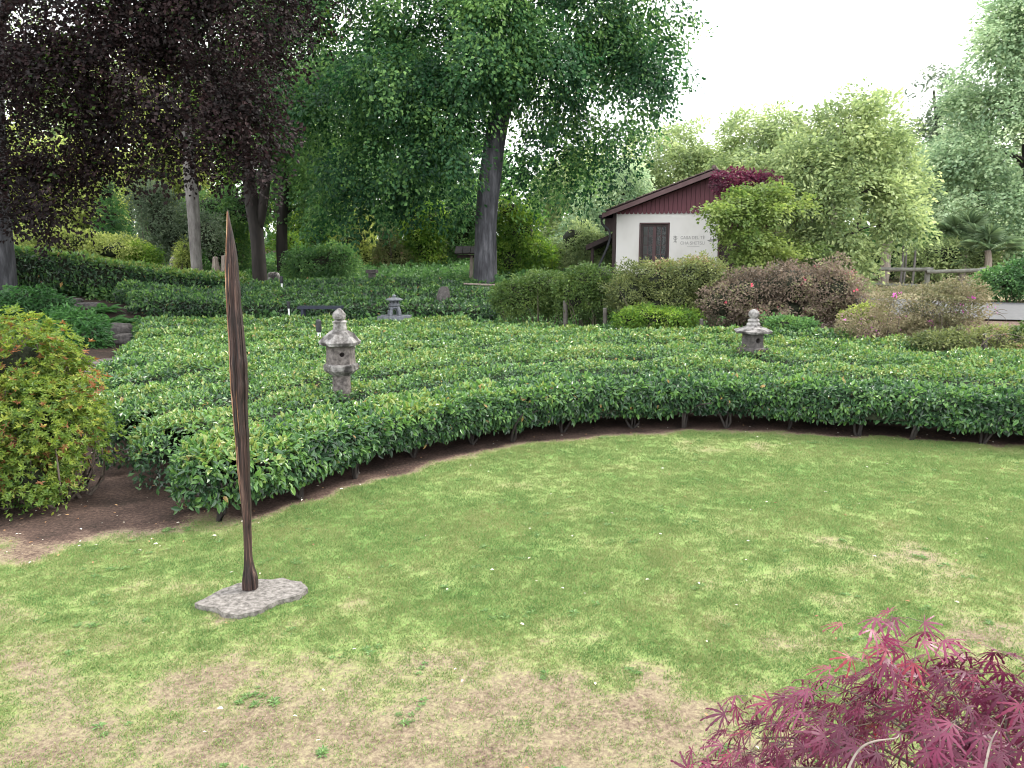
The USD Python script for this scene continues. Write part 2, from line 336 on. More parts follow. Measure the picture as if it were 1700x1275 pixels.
def worn(m, size, amp, freq, seed=0, keep=None):
    """Weathered: refined and pushed in and out by noise."""
    v, f = trimesh.remesh.subdivide_to_size(np.array(m.vertices), np.array(m.faces), size)
    m = trimesh.Trimesh(v, f, process=True)
    m.merge_vertices()
    q = np.array(m.vertices)
    nz = meshkit.fbm(q * freq, 3, seed) - .5
    q = q + np.array(m.vertex_normals) * (2 * amp * nz)[:, None]
    return trimesh.Trimesh(q, m.faces, process=False)


def blob_from(px, py, y, rx, ry, ratio=0.8):
    """A lump of foliage seen at (px, py) that stands y metres off: centre and radii in metres."""
    c = at(px, py, y)
    s = math.hypot(y, 0) / F
    return np.array([*c, rx * s, rx * s * ratio, ry * s])


def crown(blobs, n, L, W, seed, droop=.4, spray=12, shell=.55, up=.6, S=None, gap=.0, gfreq=.9, jitter=.45, tintbias=0.0, tintamp=1.0, shape=LEAF2, lumpy=.28, clumpf=1.3, clumpa=1.1, spraya=.55):
    """Leaves in sprays through lumpy volumes, thicker towards the outside, with gaps."""
    g = np.random.default_rng(seed)
    b = np.asarray(blobs, float)
    w = (b[:, 3] * b[:, 5] + b[:, 3] * b[:, 4]) ; w = w / w.sum()
    k = int(n / spray * (1.0 + gap * 1.6))
    i = g.choice(len(b), k, p=w)
    d = norm(g.normal(size=(k, 3)))
    r = g.random(k) ** (1 / 3)
    r = r * (1 - shell) + shell * (0.72 + .28 * g.random(k))
    lump = 1 + lumpy * (meshkit.fbm((d * 1.7 + i[:, None] * 7.3), 2, seed) - .5) * 2
    c = b[i, :3] + d * b[i, 3:6] * (r * lump)[:, None]
    if gap:
        keep = meshkit.fbm(c * gfreq, 2, seed + 3) > np.quantile(meshkit.fbm(c * gfreq, 2, seed + 3), gap * .62)
        c, d, i = c[keep], d[keep], i[keep]
        k = len(c)
    S = S or 5 * L
    out = d * np.array([1, 1, .5])
    a = norm(out + np.array([0, 0, -droop]) + g.normal(size=(k, 3)) * .45)
    nn = norm(np.array([0, 0, 1.0]) * up + d * .7 + g.normal(size=(k, 3)) * .3)
    s = norm(np.cross(nn, a)); nn = np.cross(a, s)
    m = k * spray
    u = g.random((k, spray)); lat = (g.random((k, spray)) - .5) * (1.1 - .6 * u)
    pos = c[:, None] + a[:, None] * ((u - .3) * S)[..., None] + s[:, None] * (lat * S)[..., None] + nn[:, None] * (g.normal(size=(k, spray)) * .12 * S)[..., None]
    pos[..., 2] -= (u ** 2) * S * .25
    ax = a[:, None] + s[:, None] * (np.sign(lat) * .7)[..., None] + g.normal(size=(k, spray, 3)) * jitter
    ln = nn[:, None] + g.normal(size=(k, spray, 3)) * jitter
    clump = meshkit.fbm(c * clumpf, 2, seed + 9)
    t = np.clip((.42 + (clump - .5) * clumpa + (g.random(k) - .5) * spraya)[:, None] + (g.random((k, spray)) - .5) * .45 * tintamp + tintbias, 0, 1)
    q = 1 + (g.random(m) - .5) * .6
    return leaves(pos.reshape(m, 3), ax.reshape(m, 3), ln.reshape(m, 3), L * q, W * q, t.ravel(), shape)


def limbs(base_pts, blobs, r0, seed, per=1, twigs=5, seg=6, only=None, lift=-.4):
    """Limbs that leave the trunk and end inside the lumps of the crown, and twigs inside them."""
    g = np.random.default_rng(seed)
    tp = spline(base_pts, 40)
    parts = []
    for b in blobs if only is None else only:
        c = np.asarray(b[:3])
        j = int(np.clip(np.argmin(np.abs(tp[:, 2] - (c[2] + lift * np.linalg.norm(c[:2] - tp[-1, :2]) - .2))), 6, 39))
        s = tp[j]
        mid = (s + c) / 2 + np.array([0, 0, .18 * np.linalg.norm(c - s)]) + g.normal(size=3) * .08 * np.linalg.norm(c - s)
        rr = r0 * (1 - .6 * j / 40)
        parts.append(tube([s, mid, c], [rr * .34, rr * .2, rr * .08], seg, 9))
        for _ in range(twigs):
            e = c + norm(g.normal(size=3)) * np.asarray(b[3:6]) * .85
            st = s + (c - s) * g.uniform(.45, 1) + (mid - (s + c) / 2) * .6
            m2 = (st + e) / 2 + g.normal(size=3) * .12 * np.linalg.norm(e - st)
            parts.append(tube([st, m2, e], [rr * .09, rr * .055, rr * .02], 4, 7))
    return join(parts)


def tree(name, label, trunk, r, blobs, n, L, W, leafmat, bark, seed, cat="tree", group=None, rough=.12, twigs=5, limb=True, lift=-.4, lr=1.0, limb_blobs=None, **kw):
    base = np.asarray(trunk[0], float)
    t = thing(name, label, cat, base, group=group)
    tr = put(t, "trunk", tube(trunk, r, 16, 40, rough=rough, seed=seed, freq=2.0), bark, smooth=True, shift=base)
    if limb:
        put(t, "limbs", limbs(trunk, limb_blobs or blobs, r[0] * lr, seed, twigs=twigs, lift=lift), "dark_bark" if bark == "grey_bark" else bark, smooth=True, shift=base, kind="stuff")
    v, f, ti = crown(blobs, n, L, W, seed, **kw)
    put(t, "crown", (v - base, f), leafmat, tint=ti, kind="stuff")
    return t


def shrub(name, label, base, blobs, n, L, W, leafmat, seed, cat="shrub", group=None, stems=7, bark="twig_bark", sr=.025, core=None, **kw):
    base = np.asarray(base, float)
    g = np.random.default_rng(seed)
    t = thing(name, label, cat, base, group=group)
    parts = []
    for b in blobs:
        for _ in range(stems):
            e = np.asarray(b[:3]) + norm(g.normal(size=3)) * np.asarray(b[3:6]) * .8
            e[2] = max(e[2], base[2] + .2)
            s = base + np.array([(b[0] - base[0]) * .45, (b[1] - base[1]) * .45, 0]) + np.r_[g.normal(size=2) * .12, 0]
            s[2] = float(T(s[0], s[1])) - .05
            m = (s + e) / 2 + g.normal(size=3) * .15 * np.linalg.norm(e - s)
            parts.append(tube([s, m, e], [sr, sr * .6, sr * .25], 4, 6))
    put(t, "stems", join(parts), bark, smooth=True, shift=base, kind="stuff")
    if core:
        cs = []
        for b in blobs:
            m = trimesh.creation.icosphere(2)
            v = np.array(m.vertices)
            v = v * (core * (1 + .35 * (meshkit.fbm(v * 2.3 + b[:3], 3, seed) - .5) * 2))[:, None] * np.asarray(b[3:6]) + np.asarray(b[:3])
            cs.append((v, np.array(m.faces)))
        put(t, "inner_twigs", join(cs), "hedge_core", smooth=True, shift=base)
    v, f, ti = crown(blobs, n, L, W, seed, **kw)
    put(t, "foliage", (v - base, f), leafmat, tint=ti, kind="stuff")
    return t


# ------------------------------------------------------------------ ground
def axis_steps(a):
    out = [a[0][0]]
    for lo, hi, step in a:
        out += list(np.linspace(lo, hi, max(2, int(round((hi - lo) / step)) + 1))[1:])
    return np.array(out)


LAWN_C, LAWN_R = np.array([3.5, 4.9]), 6.93


def on_ground(px, py, z=0.0):
    r = ray(px, py)
    return (r * ((z - EYE) / r[2]))[:2]


EDGE = np.array([on_ground(*q) for q in ((-400, 925), (0, 905), (60, 922), (130, 905), (210, 893), (290, 888), (420, 865), (560, 812), (700, 772), (850, 737), (1000, 719), (1150, 713), (1300, 715), (1500, 726), (1700, 739), (2100, 775))])
EDGE = np.vstack([spline(EDGE, 160), [(14, 3), (14, -6), (-8, -6)]]) if False else np.vstack([EDGE, [(14, 3), (14, -6), (-8, -6)]])
LAWN = Polygon(EDGE)


def turf(x, y):
    """0 humus .. 1 green turf."""
    p = np.stack([x, y, np.zeros_like(x)], -1)
    r = np.hypot(x - LAWN_C[0], y - LAWN_C[1])
    close = (r < 16)
    sd = np.full(x.shape, -5.0)
    pts = shapely.points(x[close], y[close])
    dd = shapely.distance(LAWN.exterior, pts)
    sd[close] = np.where(contains_xy(LAWN, x[close], y[close]), dd, -dd)
    lf = np.clip((-2.2 - x) / 1.2, 0, 1)
    ramp = .30 + .5 * lf
    g = np.clip((sd + (.42 + .5 * lf) * (meshkit.fbm(p * 2.2, 4, 5) - .5) + .03 + .42 * lf) / ramp, 0, 1)
    wear = meshkit.fbm(p * .55, 4, 21)
    fine = meshkit.fbm(p * 3.2, 4, 22)
    q = .81 + .62 * (wear - .5) + .62 * (fine - .5) - .33 * np.clip((5.9 - y) / 2.0, 0, 1) + .08 * np.clip((y - 7) / 3, 0, 1)
    q = q + .10 * np.clip((x - 1.5) / 2.5, 0, 1) * np.clip((6.3 - y) / 2, 0, 1) - .10 * np.clip((-3.0 - x) / 1.5, 0, 1)
    for bx, by, br, s in ((.5, 4.35, .42, .42), (-.9, 4.1, .5, .25), (-2.5, 4.4, .8, .28), (-.35, 8.6, .35, .10), (.9, 3.9, .3, .2)):
        q = q - s * .55 * np.exp(-(((x - bx) / (br * 1.5)) ** 2 + ((y - by) / br) ** 2))
    q = np.clip(q, .43, 1)
    far = np.clip((np.maximum(r - 12, 0)) / 6, 0, 1)
    z = g * q + (1 - g) * (.06 - .62 * far + .12 * meshkit.fbm(p * .8, 3, 31))
    return z


gx = axis_steps([(-160, -40, 12), (-40, -16, 2), (-16, -6.4, .4), (-6.4, 9, .1), (9, 16, .4), (16, 40, 2), (40, 160, 12)])
gy = axis_steps([(-60, -8, 8), (-8, 2, .8), (2, 13, .1), (13, 34, .5), (34, 60, 2), (60, 180, 12)])
X, Y = np.meshgrid(gx, gy, indexing="ij")
tt = turf(X, Y)
dry = np.clip((Y - 16.5) / 2, 0, 1) * np.clip((X - 8.5) / 2, 0, 1)          # the verge behind the road
tt = np.maximum(tt, dry * np.where(Y < 23, .26, .50))
Z = T(X, Y) + np.where(np.hypot(X - 3.5, Y - 4.9) < 14, .02 * (meshkit.fbm(np.stack([X, Y, X * 0], -1) * 2.5, 3, 2) - .5), 0)
ni, nj = X.shape
I, J = np.meshgrid(np.arange(ni - 1), np.arange(nj - 1), indexing="ij")
A = I * nj + J
faces = np.concatenate([np.stack([A, A + nj, A + nj + 1], -1).reshape(-1, 3), np.stack([A, A + nj + 1, A + 1], -1).reshape(-1, 3)])
structure("ground", (np.stack([X, Y, Z], -1).reshape(-1, 3), faces), "ground_skin", smooth=True, tint=tt.ravel())


def ground_z(x, y):
    return T(x, y)


# the road behind the shrubs on the right
rc = spline([(34, 19.5), (24, 21.8), (16, 23.4), (11, 25.4), (9.0, 29.0), (8.4, 33)], 50)
rd = norm(np.gradient(rc, axis=0)); rn = np.c_[-rd[:, 1], rd[:, 0]]
vs = []
for o in np.linspace(-2.3, 2.3, 9):
    q = rc + rn * o
    vs.append(np.c_[q, T(q[:, 0], q[:, 1]) + .05])
vs = np.stack(vs, 1)
i, j = np.meshgrid(np.arange(49), np.arange(8), indexing="ij"); a = i * 9 + j
structure("road", (vs.reshape(-1, 3), np.concatenate([np.stack([a, a + 1, a + 10], -1).reshape(-1, 3), np.stack([a, a + 10, a + 9], -1).reshape(-1, 3)])), "asphalt", smooth=True)

# ------------------------------------------------------------------ tea house
HC = at(1024, 352, 31.0)                        # top left corner of the white wall
HYAW = -18.0
hu = np.array([math.cos(math.radians(HYAW)), math.sin(math.radians(HYAW))])
HZ0 = 1.25


def along(px, py=None):
    """Distance along the front wall, and the height, of what is seen at (px, py) on it."""
    r = ray(px, py if py is not None else 400)
    M = np.array([[r[0], -hu[0]], [r[1], -hu[1]]])
    t, s = np.linalg.solve(M, HC[:2])
    return s, EYE + t * r[2]


house = thing("tea_house", "small white tea house with dark red boarded gable and low tiled roof", "house", (HC[0], HC[1], HZ0), HYAW)
s_r, z_r = along(1187, 284)
ridge_x, ridge_z = s_r, z_r - HZ0 - .12
eave_z = HC[2] - HZ0
wall_w, depth = 2 * ridge_x, 9.0
slope = (ridge_z - eave_z) / ridge_x
ws = [along(1064, 372), along(1110, 372)]
wx0, wx1, wz1 = ws[0][0], ws[1][0], ws[0][1] - HZ0
wz0 = wz1 - 1.55
d0 = along(1192, 400)[0]
d1 = d0 + 1.1
dz1 = along(1192, 365)[1] - HZ0
# wall with openings cut as pieces (butted end to end)
th = .25
hz = eave_z
wl = join([box(0, wx0, 0, th, 0, hz), box(wx0, wx1, 0, th, 0, wz0), box(wx0, wx1, 0, th, wz1, hz), box(wx1, d0, 0, th, 0, hz), box(d0, d1, 0, th, dz1, hz), box(d1, wall_w, 0, th, 0, hz)])
put(house, "wall", wl, "plaster")
put(house, "wall", box(0, th, th, depth, 0, hz), "plaster")
put(house, "wall", box(wall_w - th, wall_w, th, depth, 0, hz), "plaster")
put(house, "wall", box(th, wall_w - th, depth - th, depth, 0, hz), "plaster")
put(house, "corner_board", box(-.14, -.004, -.03, .2, 0, hz), "dark_timber")
# gable boards: each one a piece, with a scalloped foot
nb = 44
bw = wall_w / nb
for k in range(nb):
    x0 = k * bw
    xc = x0 + bw / 2
    top = eave_z + slope * (ridge_x - abs(xc - ridge_x)) - .05
    ta = eave_z + slope * (ridge_x - abs(x0 + .006 - ridge_x)) - .05
    tb = eave_z + slope * (ridge_x - abs(x0 + bw - .006 - ridge_x)) - .05
    foot = eave_z - .02
    arc = [(xc + math.cos(p) * (bw / 2 - .006), foot - math.sin(p) * .07) for p in np.linspace(0, np.pi, 7)]
    if ta < foot + .02 and tb < foot + .02:
        continue
    poly = Polygon([(x0 + .006, max(ta, foot + .01)), *reversed(arc), (x0 + bw - .006, max(tb, foot + .01))])
    m = trimesh.creation.extrude_polygon(poly, .03, engine="earcut")
    m.apply_transform(np.array([[1, 0, 0, 0], [0, 0, 1, -.05 - .004 * (k % 2)], [0, 1, 0, 0], [0, 0, 0, 1.0]]))
    m.fix_normals()
    put(house, "gable_board", m, "gable_paint")
gb = trimesh.creation.extrude_polygon(Polygon([(.05, eave_z + .02), (wall_w - .05, eave_z + .02), (ridge_x, ridge_z - .1)]), .1, engine="earcut")
gb.apply_transform(np.array([[1, 0, 0, 0], [0, 0, 1, .03], [0, 1, 0, 0], [0, 0, 0, 1.0]])); gb.fix_normals()
put(house, "gable_backing", gb, "dark_timber")
# roof slopes, verge boards, tiles
OV = .55
roofp = []
ex = .45
for sgn in (-1, 1):
    c = math.hypot(1, slope)
    xo = ridge_x + ex
    quad = [(0, ridge_z + .02), (xo, ridge_z + .02 - slope * xo), (xo, ridge_z + .12 - slope * xo), (0, ridge_z + .12)]
    m = trimesh.creation.extrude_polygon(Polygon([(ridge_x + sgn * a, b) for a, b in quad]), depth + 2 * OV, engine="earcut")
    m.apply_transform(np.array([[1, 0, 0, 0], [0, 0, 1, -OV], [0, 1, 0, 0], [0, 0, 0, 1.0]])); m.fix_normals()
    roofp.append(m)
roof = put(house, "roof", join(roofp), "dark_timber")
for sgn in (-1, 1):
    xo = ridge_x + ex
    m = trimesh.creation.extrude_polygon(Polygon([(ridge_x + sgn * a, b) for a, b in [(0, ridge_z - .07), (xo, ridge_z - .07 - slope * xo), (xo, ridge_z + .10 - slope * xo), (0, ridge_z + .10)]]), .05, engine="earcut")
    m.apply_transform(np.array([[1, 0, 0, 0], [0, 0, 1, -OV - .053], [0, 1, 0, 0], [0, 0, 0, 1.0]])); m.fix_normals()
    put(house, "verge_board", m, "verge_paint")
nt = 13
tl = (ridge_x + ex) * math.hypot(1, slope) / nt
ang = math.atan(slope)
for sgn in (-1, 1):
    for k in range(nt):
        for cidx in range(2):
            b = trimesh.creation.box([tl * 1.12, .36, .035])
            b.apply_transform(trimesh.transformations.rotation_matrix(sgn * ang - sgn * .05, [0, 1, 0]))
            cx = sgn * (k + .5) * tl * math.cos(ang)
            b.apply_translation([ridge_x + cx, -OV + .1 + .37 * cidx, ridge_z + .165 - abs(cx) * slope])
            put(roof, "roof_tile", b, "roof_tile_clay")
put(roof, "ridge_tile", tube([(ridge_x, -OV - .05, ridge_z + .2), (ridge_x, depth + OV, ridge_z + .2)], [.09, .09], 8, 4), "roof_tile_clay", smooth=True)
tl2 = join([box(0, 1, 0, 1, 0, 1)])
for sgn in (-1, 1):                             # the rest of the covering, past what can be told apart
    st = []
    for k in range(nt):
        b = trimesh.creation.box([tl * 1.12, depth + OV - .3, .03])
        b.apply_transform(trimesh.transformations.rotation_matrix(sgn * ang - sgn * .05, [0, 1, 0]))
        cx = sgn * (k + .5) * tl * math.cos(ang)
        b.apply_translation([ridge_x + cx, .35 + (depth + OV) / 2, ridge_z + .165 - abs(cx) * slope])
        st.append(b)
    put(roof, "tile_courses", join(st), "roof_tile_clay", kind="stuff")
# gutter, downpipe, lean-to
ez = ridge_z - slope * (ridge_x + ex)
put(house, "gutter", tube([(-ex - .06, -OV - .02, ez - .02), (-ex - .06, depth + OV, ez - .02)], [.075, .075], 10, 4), "black_metal", smooth=True)
put(house, "downpipe", tube([(-ex - .06, -.25, ez - .06), (-ex - .04, -.23, ez - .30), (-.28, -.16, ez - .50), (-.22, -.12, ez - .75), (-.22, -.12, .0)], [.045] * 5, 8, 26), "black_metal", smooth=True)
put(house, "eave_boarding", box(-ex, -.145, .02, depth, ez - .55, ez - .06), "dark_timber")
lt = trimesh.creation.extrude_polygon(Polygon([(-1.25, ez - 1.28), (-.15, ez - .78), (-.15, ez - .60), (-1.25, ez - 1.08)]), 3.5, engine="earcut")
lt.apply_transform(np.array([[1, 0, 0, 0], [0, 0, 1, .3], [0, 1, 0, 0], [0, 0, 0, 1.0]])); lt.fix_normals()
put(house, "lean_to_roof", lt, "dark_timber")
put(house, "lean_to_post", box(-1.09, -.99, .5, .6, 0, ez - 1.17), "dark_timber")
# window
win = put(house, "window", join([box(wx0 + .002, wx0 + .09, .02, .12, wz0, wz1 - .002), box(wx1 - .09, wx1 - .002, .02, .12, wz0, wz1 - .002), box(wx0 + .09, wx1 - .09, .02, .12, wz1 - .10, wz1 - .002), box(wx0 + .09, wx1 - .09, .02, .12, wz0, wz0 + .08)]), "dark_timber")
wm = (wx0 + wx1) / 2
put(win, "mullion", box(wm - .06, wm + .06, .015, .11, wz0 + .08, wz1 - .10), "frame_paint")
for a, b in ((wx0 + .09, wm - .06), (wm + .06, wx1 - .09)):
    put(win, "pane", box(a + .002, b - .002, .085, .091, wz0 + .082, wz1 - .102), "window_glass")
    put(win, "muntin", box((a + b) / 2 - .012, (a + b) / 2 + .012, .055, .083, wz0 + .08, wz1 - .10), "frame_paint")
    for k in range(1, 4):
        z = wz0 + .08 + (wz1 - .18 - wz0) * k / 4
        put(win, "muntin", box(a, b, .06, .08, z - .012, z + .012), "frame_paint")
put(win, "sill", box(wx0 - .05, wx1 + .05, -.08, .0, wz0 - .06, wz0 - .005), "dark_timber")
put(house, "surround", join([box(wx0 - .05, wx0, -.02, -.002, wz0, wz1 + .05), box(wx1, wx1 + .05, -.02, -.002, wz0, wz1 + .05), box(wx0, wx1, -.02, -.002, wz1, wz1 + .05)]), "frame_paint")
put(house, "dark_room_panel", box(wx0 + .1, wx1 - .1, 1.2, 1.22, .3, wz1), "dark_opening")  # dark panel added to stand for the unlit room inside
dr = put(house, "door", box(d0 + .06, d1 - .06, .12, .17, 0, dz1 - .08), "dark_timber")
put(dr, "frame", join([box(d0 + .002, d0 + .06, .02, .18, 0, dz1 - .002), box(d1 - .06, d1 - .002, .02, .18, 0, dz1 - .002), box(d0 + .06, d1 - .06, .02, .18, dz1 - .08, dz1 - .002)]), "frame_paint")
put(dr, "handle", trimesh.creation.icosphere(1, .03).apply_translation([d0 + .14, .09, 1.0]), "black_metal")
# lettering on the wall
t0, tz = along(1130, 397)
t1 = along(1170, 397)[0]


def letters(s, z, h, x0, x1):
    m = meshkit.text_mesh(s, h, .004)
    w = m.bounds[1][0] - m.bounds[0][0]
    m.apply_translation([-m.bounds[0][0], 0, 0])
    m.apply_scale([(x1 - x0) / w, 1, 1])
    m.apply_transform(np.array([[1, 0, 0, x0], [0, 0, -1, -.002], [0, 1, 0, z], [0, 0, 0, 1.0]]))
    m.fix_normals()
    return m


put(house, "lettering", letters("CASA DEL TÈ", tz - HZ0 - .0, .115, t0, t1), "sign_ink")
put(house, "lettering", letters("CHA SHITSU", tz - HZ0 - .20, .115, t0, t1), "sign_ink")
put(house, "lettering", join([box(t0 + .25 + k * .035, t0 + .25 + k * .035 + .02, -.006, -.002, tz - HZ0 - .275, tz - HZ0 - .255) for k in range(13)]), "sign_ink")
e0 = t0 - .2
stro = [[(-.07, .15), (.07, .15)], [(0, .19), (0, .1)], [(-.08, .08), (0, .13)], [(0, .13), (.08, .08)], [(-.06, .04), (.06, .04)], [(0, .1), (0, -.08)], [(-.06, -.06), (-.01, 0)], [(.06, -.06), (.01, 0)]]
put(house, "emblem", join([tube([(e0 + a[0], -.005, tz - HZ0 - .06 + a[1]), (e0 + b[0], -.005, tz - HZ0 - .06 + b[1])], [.009, .009], 5, 3) for a, b in stro]), "sign_ink")
e1 = t1 + .22
stro = [[(-.12, -.02), (-.02, .0), (.08, .02)], [(-.03, 0), (-.01, .05), (.01, .12)], [(.08, .02), (.10, .1), (.08, .17)], [(.08, .02), (.09, -.08), (.08, -.14)], [(-.08, -.03), (0, -.04), (.07, -.02)]]
put(house, "emblem", join([tube([(e1 + p[0], -.005, tz - HZ0 - .03 + p[1]) for p in s], [.012, .012], 5, 8) for s in stro]), "sign_ink")

# ------------------------------------------------------------------ tea hedges
BY = [(-3.55, 7.35), (-4.7, 8.5), (-5.6, 10.2), (-6.7, 12.4), (-8.9, 17.9), (-11.4, 24.3), (-6.7, 23.3), (-.9, 23.5), (.9, 22.6), (2.3, 20.3), (5.1, 19.1), (7.9, 17.6), (8.9, 15.6), (9.8, 14.6), (13.5, 13), (13, 7.6), (8, 5), (3.5, 4.9)]
FIELD = Polygon(BY)


def hedge(name, label, path, half, height, leafL, leafW, dens, seed, shape=LEAF2, top_tint=.72, side_tint=.34, group=None, stems=0, far_side=True, field=None, clear=.16, core=True, nearest=0, top_tint_fn=None, rounded=False):
    """A clipped hedge along a path (n x 2): foliage over an inner mass of twigs, on woody stems."""
    g = np.random.default_rng(seed)
    path = np.asarray(path, float)
    seglen = np.r_[0, np.cumsum(np.linalg.norm(np.diff(path, axis=0), axis=1))]
    Lh = seglen[-1]
    hf = height if callable(height) else (lambda s: np.full_like(s, height))
    prof = [(-half * .84, clear), (-half, .50), (-half, .80), (-half * .86, .96), (0, 1.02), (half * .74, .94), (half * .96, .74), (half, .50), (half, clear if far_side else .3)]
    if rounded:
        prof = [(-half, clear), (-half, .42), (-half * .88, .70), (-half * .55, .92), (0, 1.02), (half * .55, .92), (half * .88, .70), (half, .42), (half, clear if far_side else .3)]
    prof = np.array(prof)
    pl = np.r_[0, np.cumsum(np.hypot(np.diff(prof[:, 0]), np.diff(prof[:, 1]) * .75))]
    n = int(Lh * pl[-1] * dens)
    s = g.random(n) * Lh
    q = g.random(n) * pl[-1]
    a = np.interp(q, pl, prof[:, 0]); b = np.interp(q, pl, prof[:, 1])
    q2 = np.minimum(q + .02, pl[-1]); q1 = np.maximum(q - .02, 0)
    ta = np.interp(q2, pl, prof[:, 0]) - np.interp(q1, pl, prof[:, 0]); tb = np.interp(q2, pl, prof[:, 1]) - np.interp(q1, pl, prof[:, 1])
    na, nb_ = -tb, ta                                           # outward normal in the cross-section
    nl = np.hypot(na, nb_) + 1e-9; na, nb_ = na / nl, nb_ / nl
    cx = np.interp(s, seglen, path[:, 0]); cy = np.interp(s, seglen, path[:, 1])
    e = .05
    dx = np.interp(np.minimum(s + e, Lh), seglen, path[:, 0]) - np.interp(np.maximum(s - e, 0), seglen, path[:, 0])
    dy = np.interp(np.minimum(s + e, Lh), seglen, path[:, 1]) - np.interp(np.maximum(s - e, 0), seglen, path[:, 1])
    dl = np.hypot(dx, dy); dx, dy = dx / dl, dy / dl
    ox, oy = dy, -dx                                             # across the hedge (away from the path's left)
    # rounded ends
    endr = np.minimum(s, Lh - s)
    shrink = np.sqrt(np.clip(1 - (1 - np.clip(endr / half, 0, 1)) ** 2, 0, 1)) * .85 + .15
    h = hf(s) * (1 + .22 * (meshkit.fbm(np.c_[cx * .9 + ox * a * .9, cy * .9 + oy * a * .9, cx * 0], 2, 77) - .5))
    px, py = cx + ox * a * shrink, cy + oy * a * shrink
    wob = meshkit.fbm(np.c_[px * 1.5, py * 1.5, b * 2.5], 3, seed) - .5
    wob2 = meshkit.fbm(np.c_[px * 5, py * 5, b * 5], 2, seed + 1) - .5
    push = .22 * wob + .16 * wob2 - np.abs(g.normal(size=n)) * .06
    px += ox * na * push; py += oy * na * push
    pz = T(px, py) + b * h * (.6 + .4 * shrink) + nb_ * push
    ok = pz > T(px, py) + clear * h * .75 - .03
    ok &= np.abs(px) < .80 * py
    if field is not None:
        ok &= contains_xy(field, px, py)
    px, py, pz, na, nb_, ox, oy, dx, dy, b, s, wob, wob2 = (z[ok] for z in (px, py, pz, na, nb_, ox, oy, dx, dy, b, s, wob, wob2))
    n = len(px)
    if not n:
        return None
    nrm = np.c_[ox * na, oy * na, nb_]
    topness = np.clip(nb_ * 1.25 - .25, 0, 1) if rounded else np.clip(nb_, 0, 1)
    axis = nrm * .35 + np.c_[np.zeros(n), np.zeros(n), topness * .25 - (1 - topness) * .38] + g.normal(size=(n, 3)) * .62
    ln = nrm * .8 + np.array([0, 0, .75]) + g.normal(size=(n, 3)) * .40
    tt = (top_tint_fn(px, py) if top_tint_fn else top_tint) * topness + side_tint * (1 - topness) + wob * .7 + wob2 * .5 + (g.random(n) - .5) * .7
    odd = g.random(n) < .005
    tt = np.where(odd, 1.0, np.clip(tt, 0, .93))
    size = np.clip(1 + g.normal(size=n) * .28, .45, 1.7)
    pos = np.c_[px, py, pz]
    base = np.array([path[0, 0], path[0, 1], float(T(path[0, 0], path[0, 1]))])
    t = thing(name, label, "hedge", base, group=group)
    near = np.zeros(n, bool)
    if nearest:
        d = np.linalg.norm(pos - np.array([0, 0, EYE]), axis=1) + 5 * (np.abs(px / py) > .62) + 3 * (topness < .1) * (na > 0)
        near[np.argsort(d + g.random(n) * .8)[:nearest]] = True
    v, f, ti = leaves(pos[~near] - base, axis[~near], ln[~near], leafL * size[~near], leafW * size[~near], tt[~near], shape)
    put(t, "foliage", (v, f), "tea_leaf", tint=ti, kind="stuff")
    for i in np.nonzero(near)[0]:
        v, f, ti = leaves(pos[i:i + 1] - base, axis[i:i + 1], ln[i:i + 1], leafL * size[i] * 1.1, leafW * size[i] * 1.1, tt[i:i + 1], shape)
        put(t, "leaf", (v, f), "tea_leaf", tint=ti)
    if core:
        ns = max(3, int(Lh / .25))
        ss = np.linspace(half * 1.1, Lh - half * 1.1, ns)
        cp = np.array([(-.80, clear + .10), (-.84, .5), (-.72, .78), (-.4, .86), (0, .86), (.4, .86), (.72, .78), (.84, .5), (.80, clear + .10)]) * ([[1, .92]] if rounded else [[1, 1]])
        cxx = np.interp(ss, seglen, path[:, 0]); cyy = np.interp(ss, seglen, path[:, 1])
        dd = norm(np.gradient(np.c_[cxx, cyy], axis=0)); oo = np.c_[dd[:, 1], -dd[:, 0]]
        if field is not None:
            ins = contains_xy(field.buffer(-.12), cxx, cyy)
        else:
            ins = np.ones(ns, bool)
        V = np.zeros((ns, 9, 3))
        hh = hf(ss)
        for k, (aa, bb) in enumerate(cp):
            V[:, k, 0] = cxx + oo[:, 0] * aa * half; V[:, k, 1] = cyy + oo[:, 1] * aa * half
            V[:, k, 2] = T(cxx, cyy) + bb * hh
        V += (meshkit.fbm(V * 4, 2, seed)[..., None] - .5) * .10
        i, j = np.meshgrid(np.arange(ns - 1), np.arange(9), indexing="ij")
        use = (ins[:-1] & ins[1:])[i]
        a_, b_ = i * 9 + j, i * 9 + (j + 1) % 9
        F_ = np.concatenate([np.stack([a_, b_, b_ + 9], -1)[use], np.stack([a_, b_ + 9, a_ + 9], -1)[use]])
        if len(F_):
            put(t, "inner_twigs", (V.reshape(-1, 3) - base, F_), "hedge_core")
    for k in range(stems):
        s0 = Lh * (k + .5 + g.uniform(-.25, .25)) / stems
        c = np.array([np.interp(s0, seglen, path[:, 0]), np.interp(s0, seglen, path[:, 1])])
        k0 = np.searchsorted(seglen, s0).clip(1, len(path) - 1)
        dd = norm(path[k0] - path[k0 - 1]); oo = np.array([dd[1], -dd[0]])
        c = c - oo * half * g.uniform(.35, .75)
        parts = []
        for m in range(4):
            e_ = np.r_[c + g.normal(size=2) * .17, .46]
            parts.append(tube([np.r_[c + g.normal(size=2) * .015, -.03], np.r_[c + g.normal(size=2) * .045, .13], e_], [.020, .017, .010], 6, 6))
        put(t, "stem", join(parts), "dark_bark", smooth=True, shift=[base[0], base[1], 0])
    return t


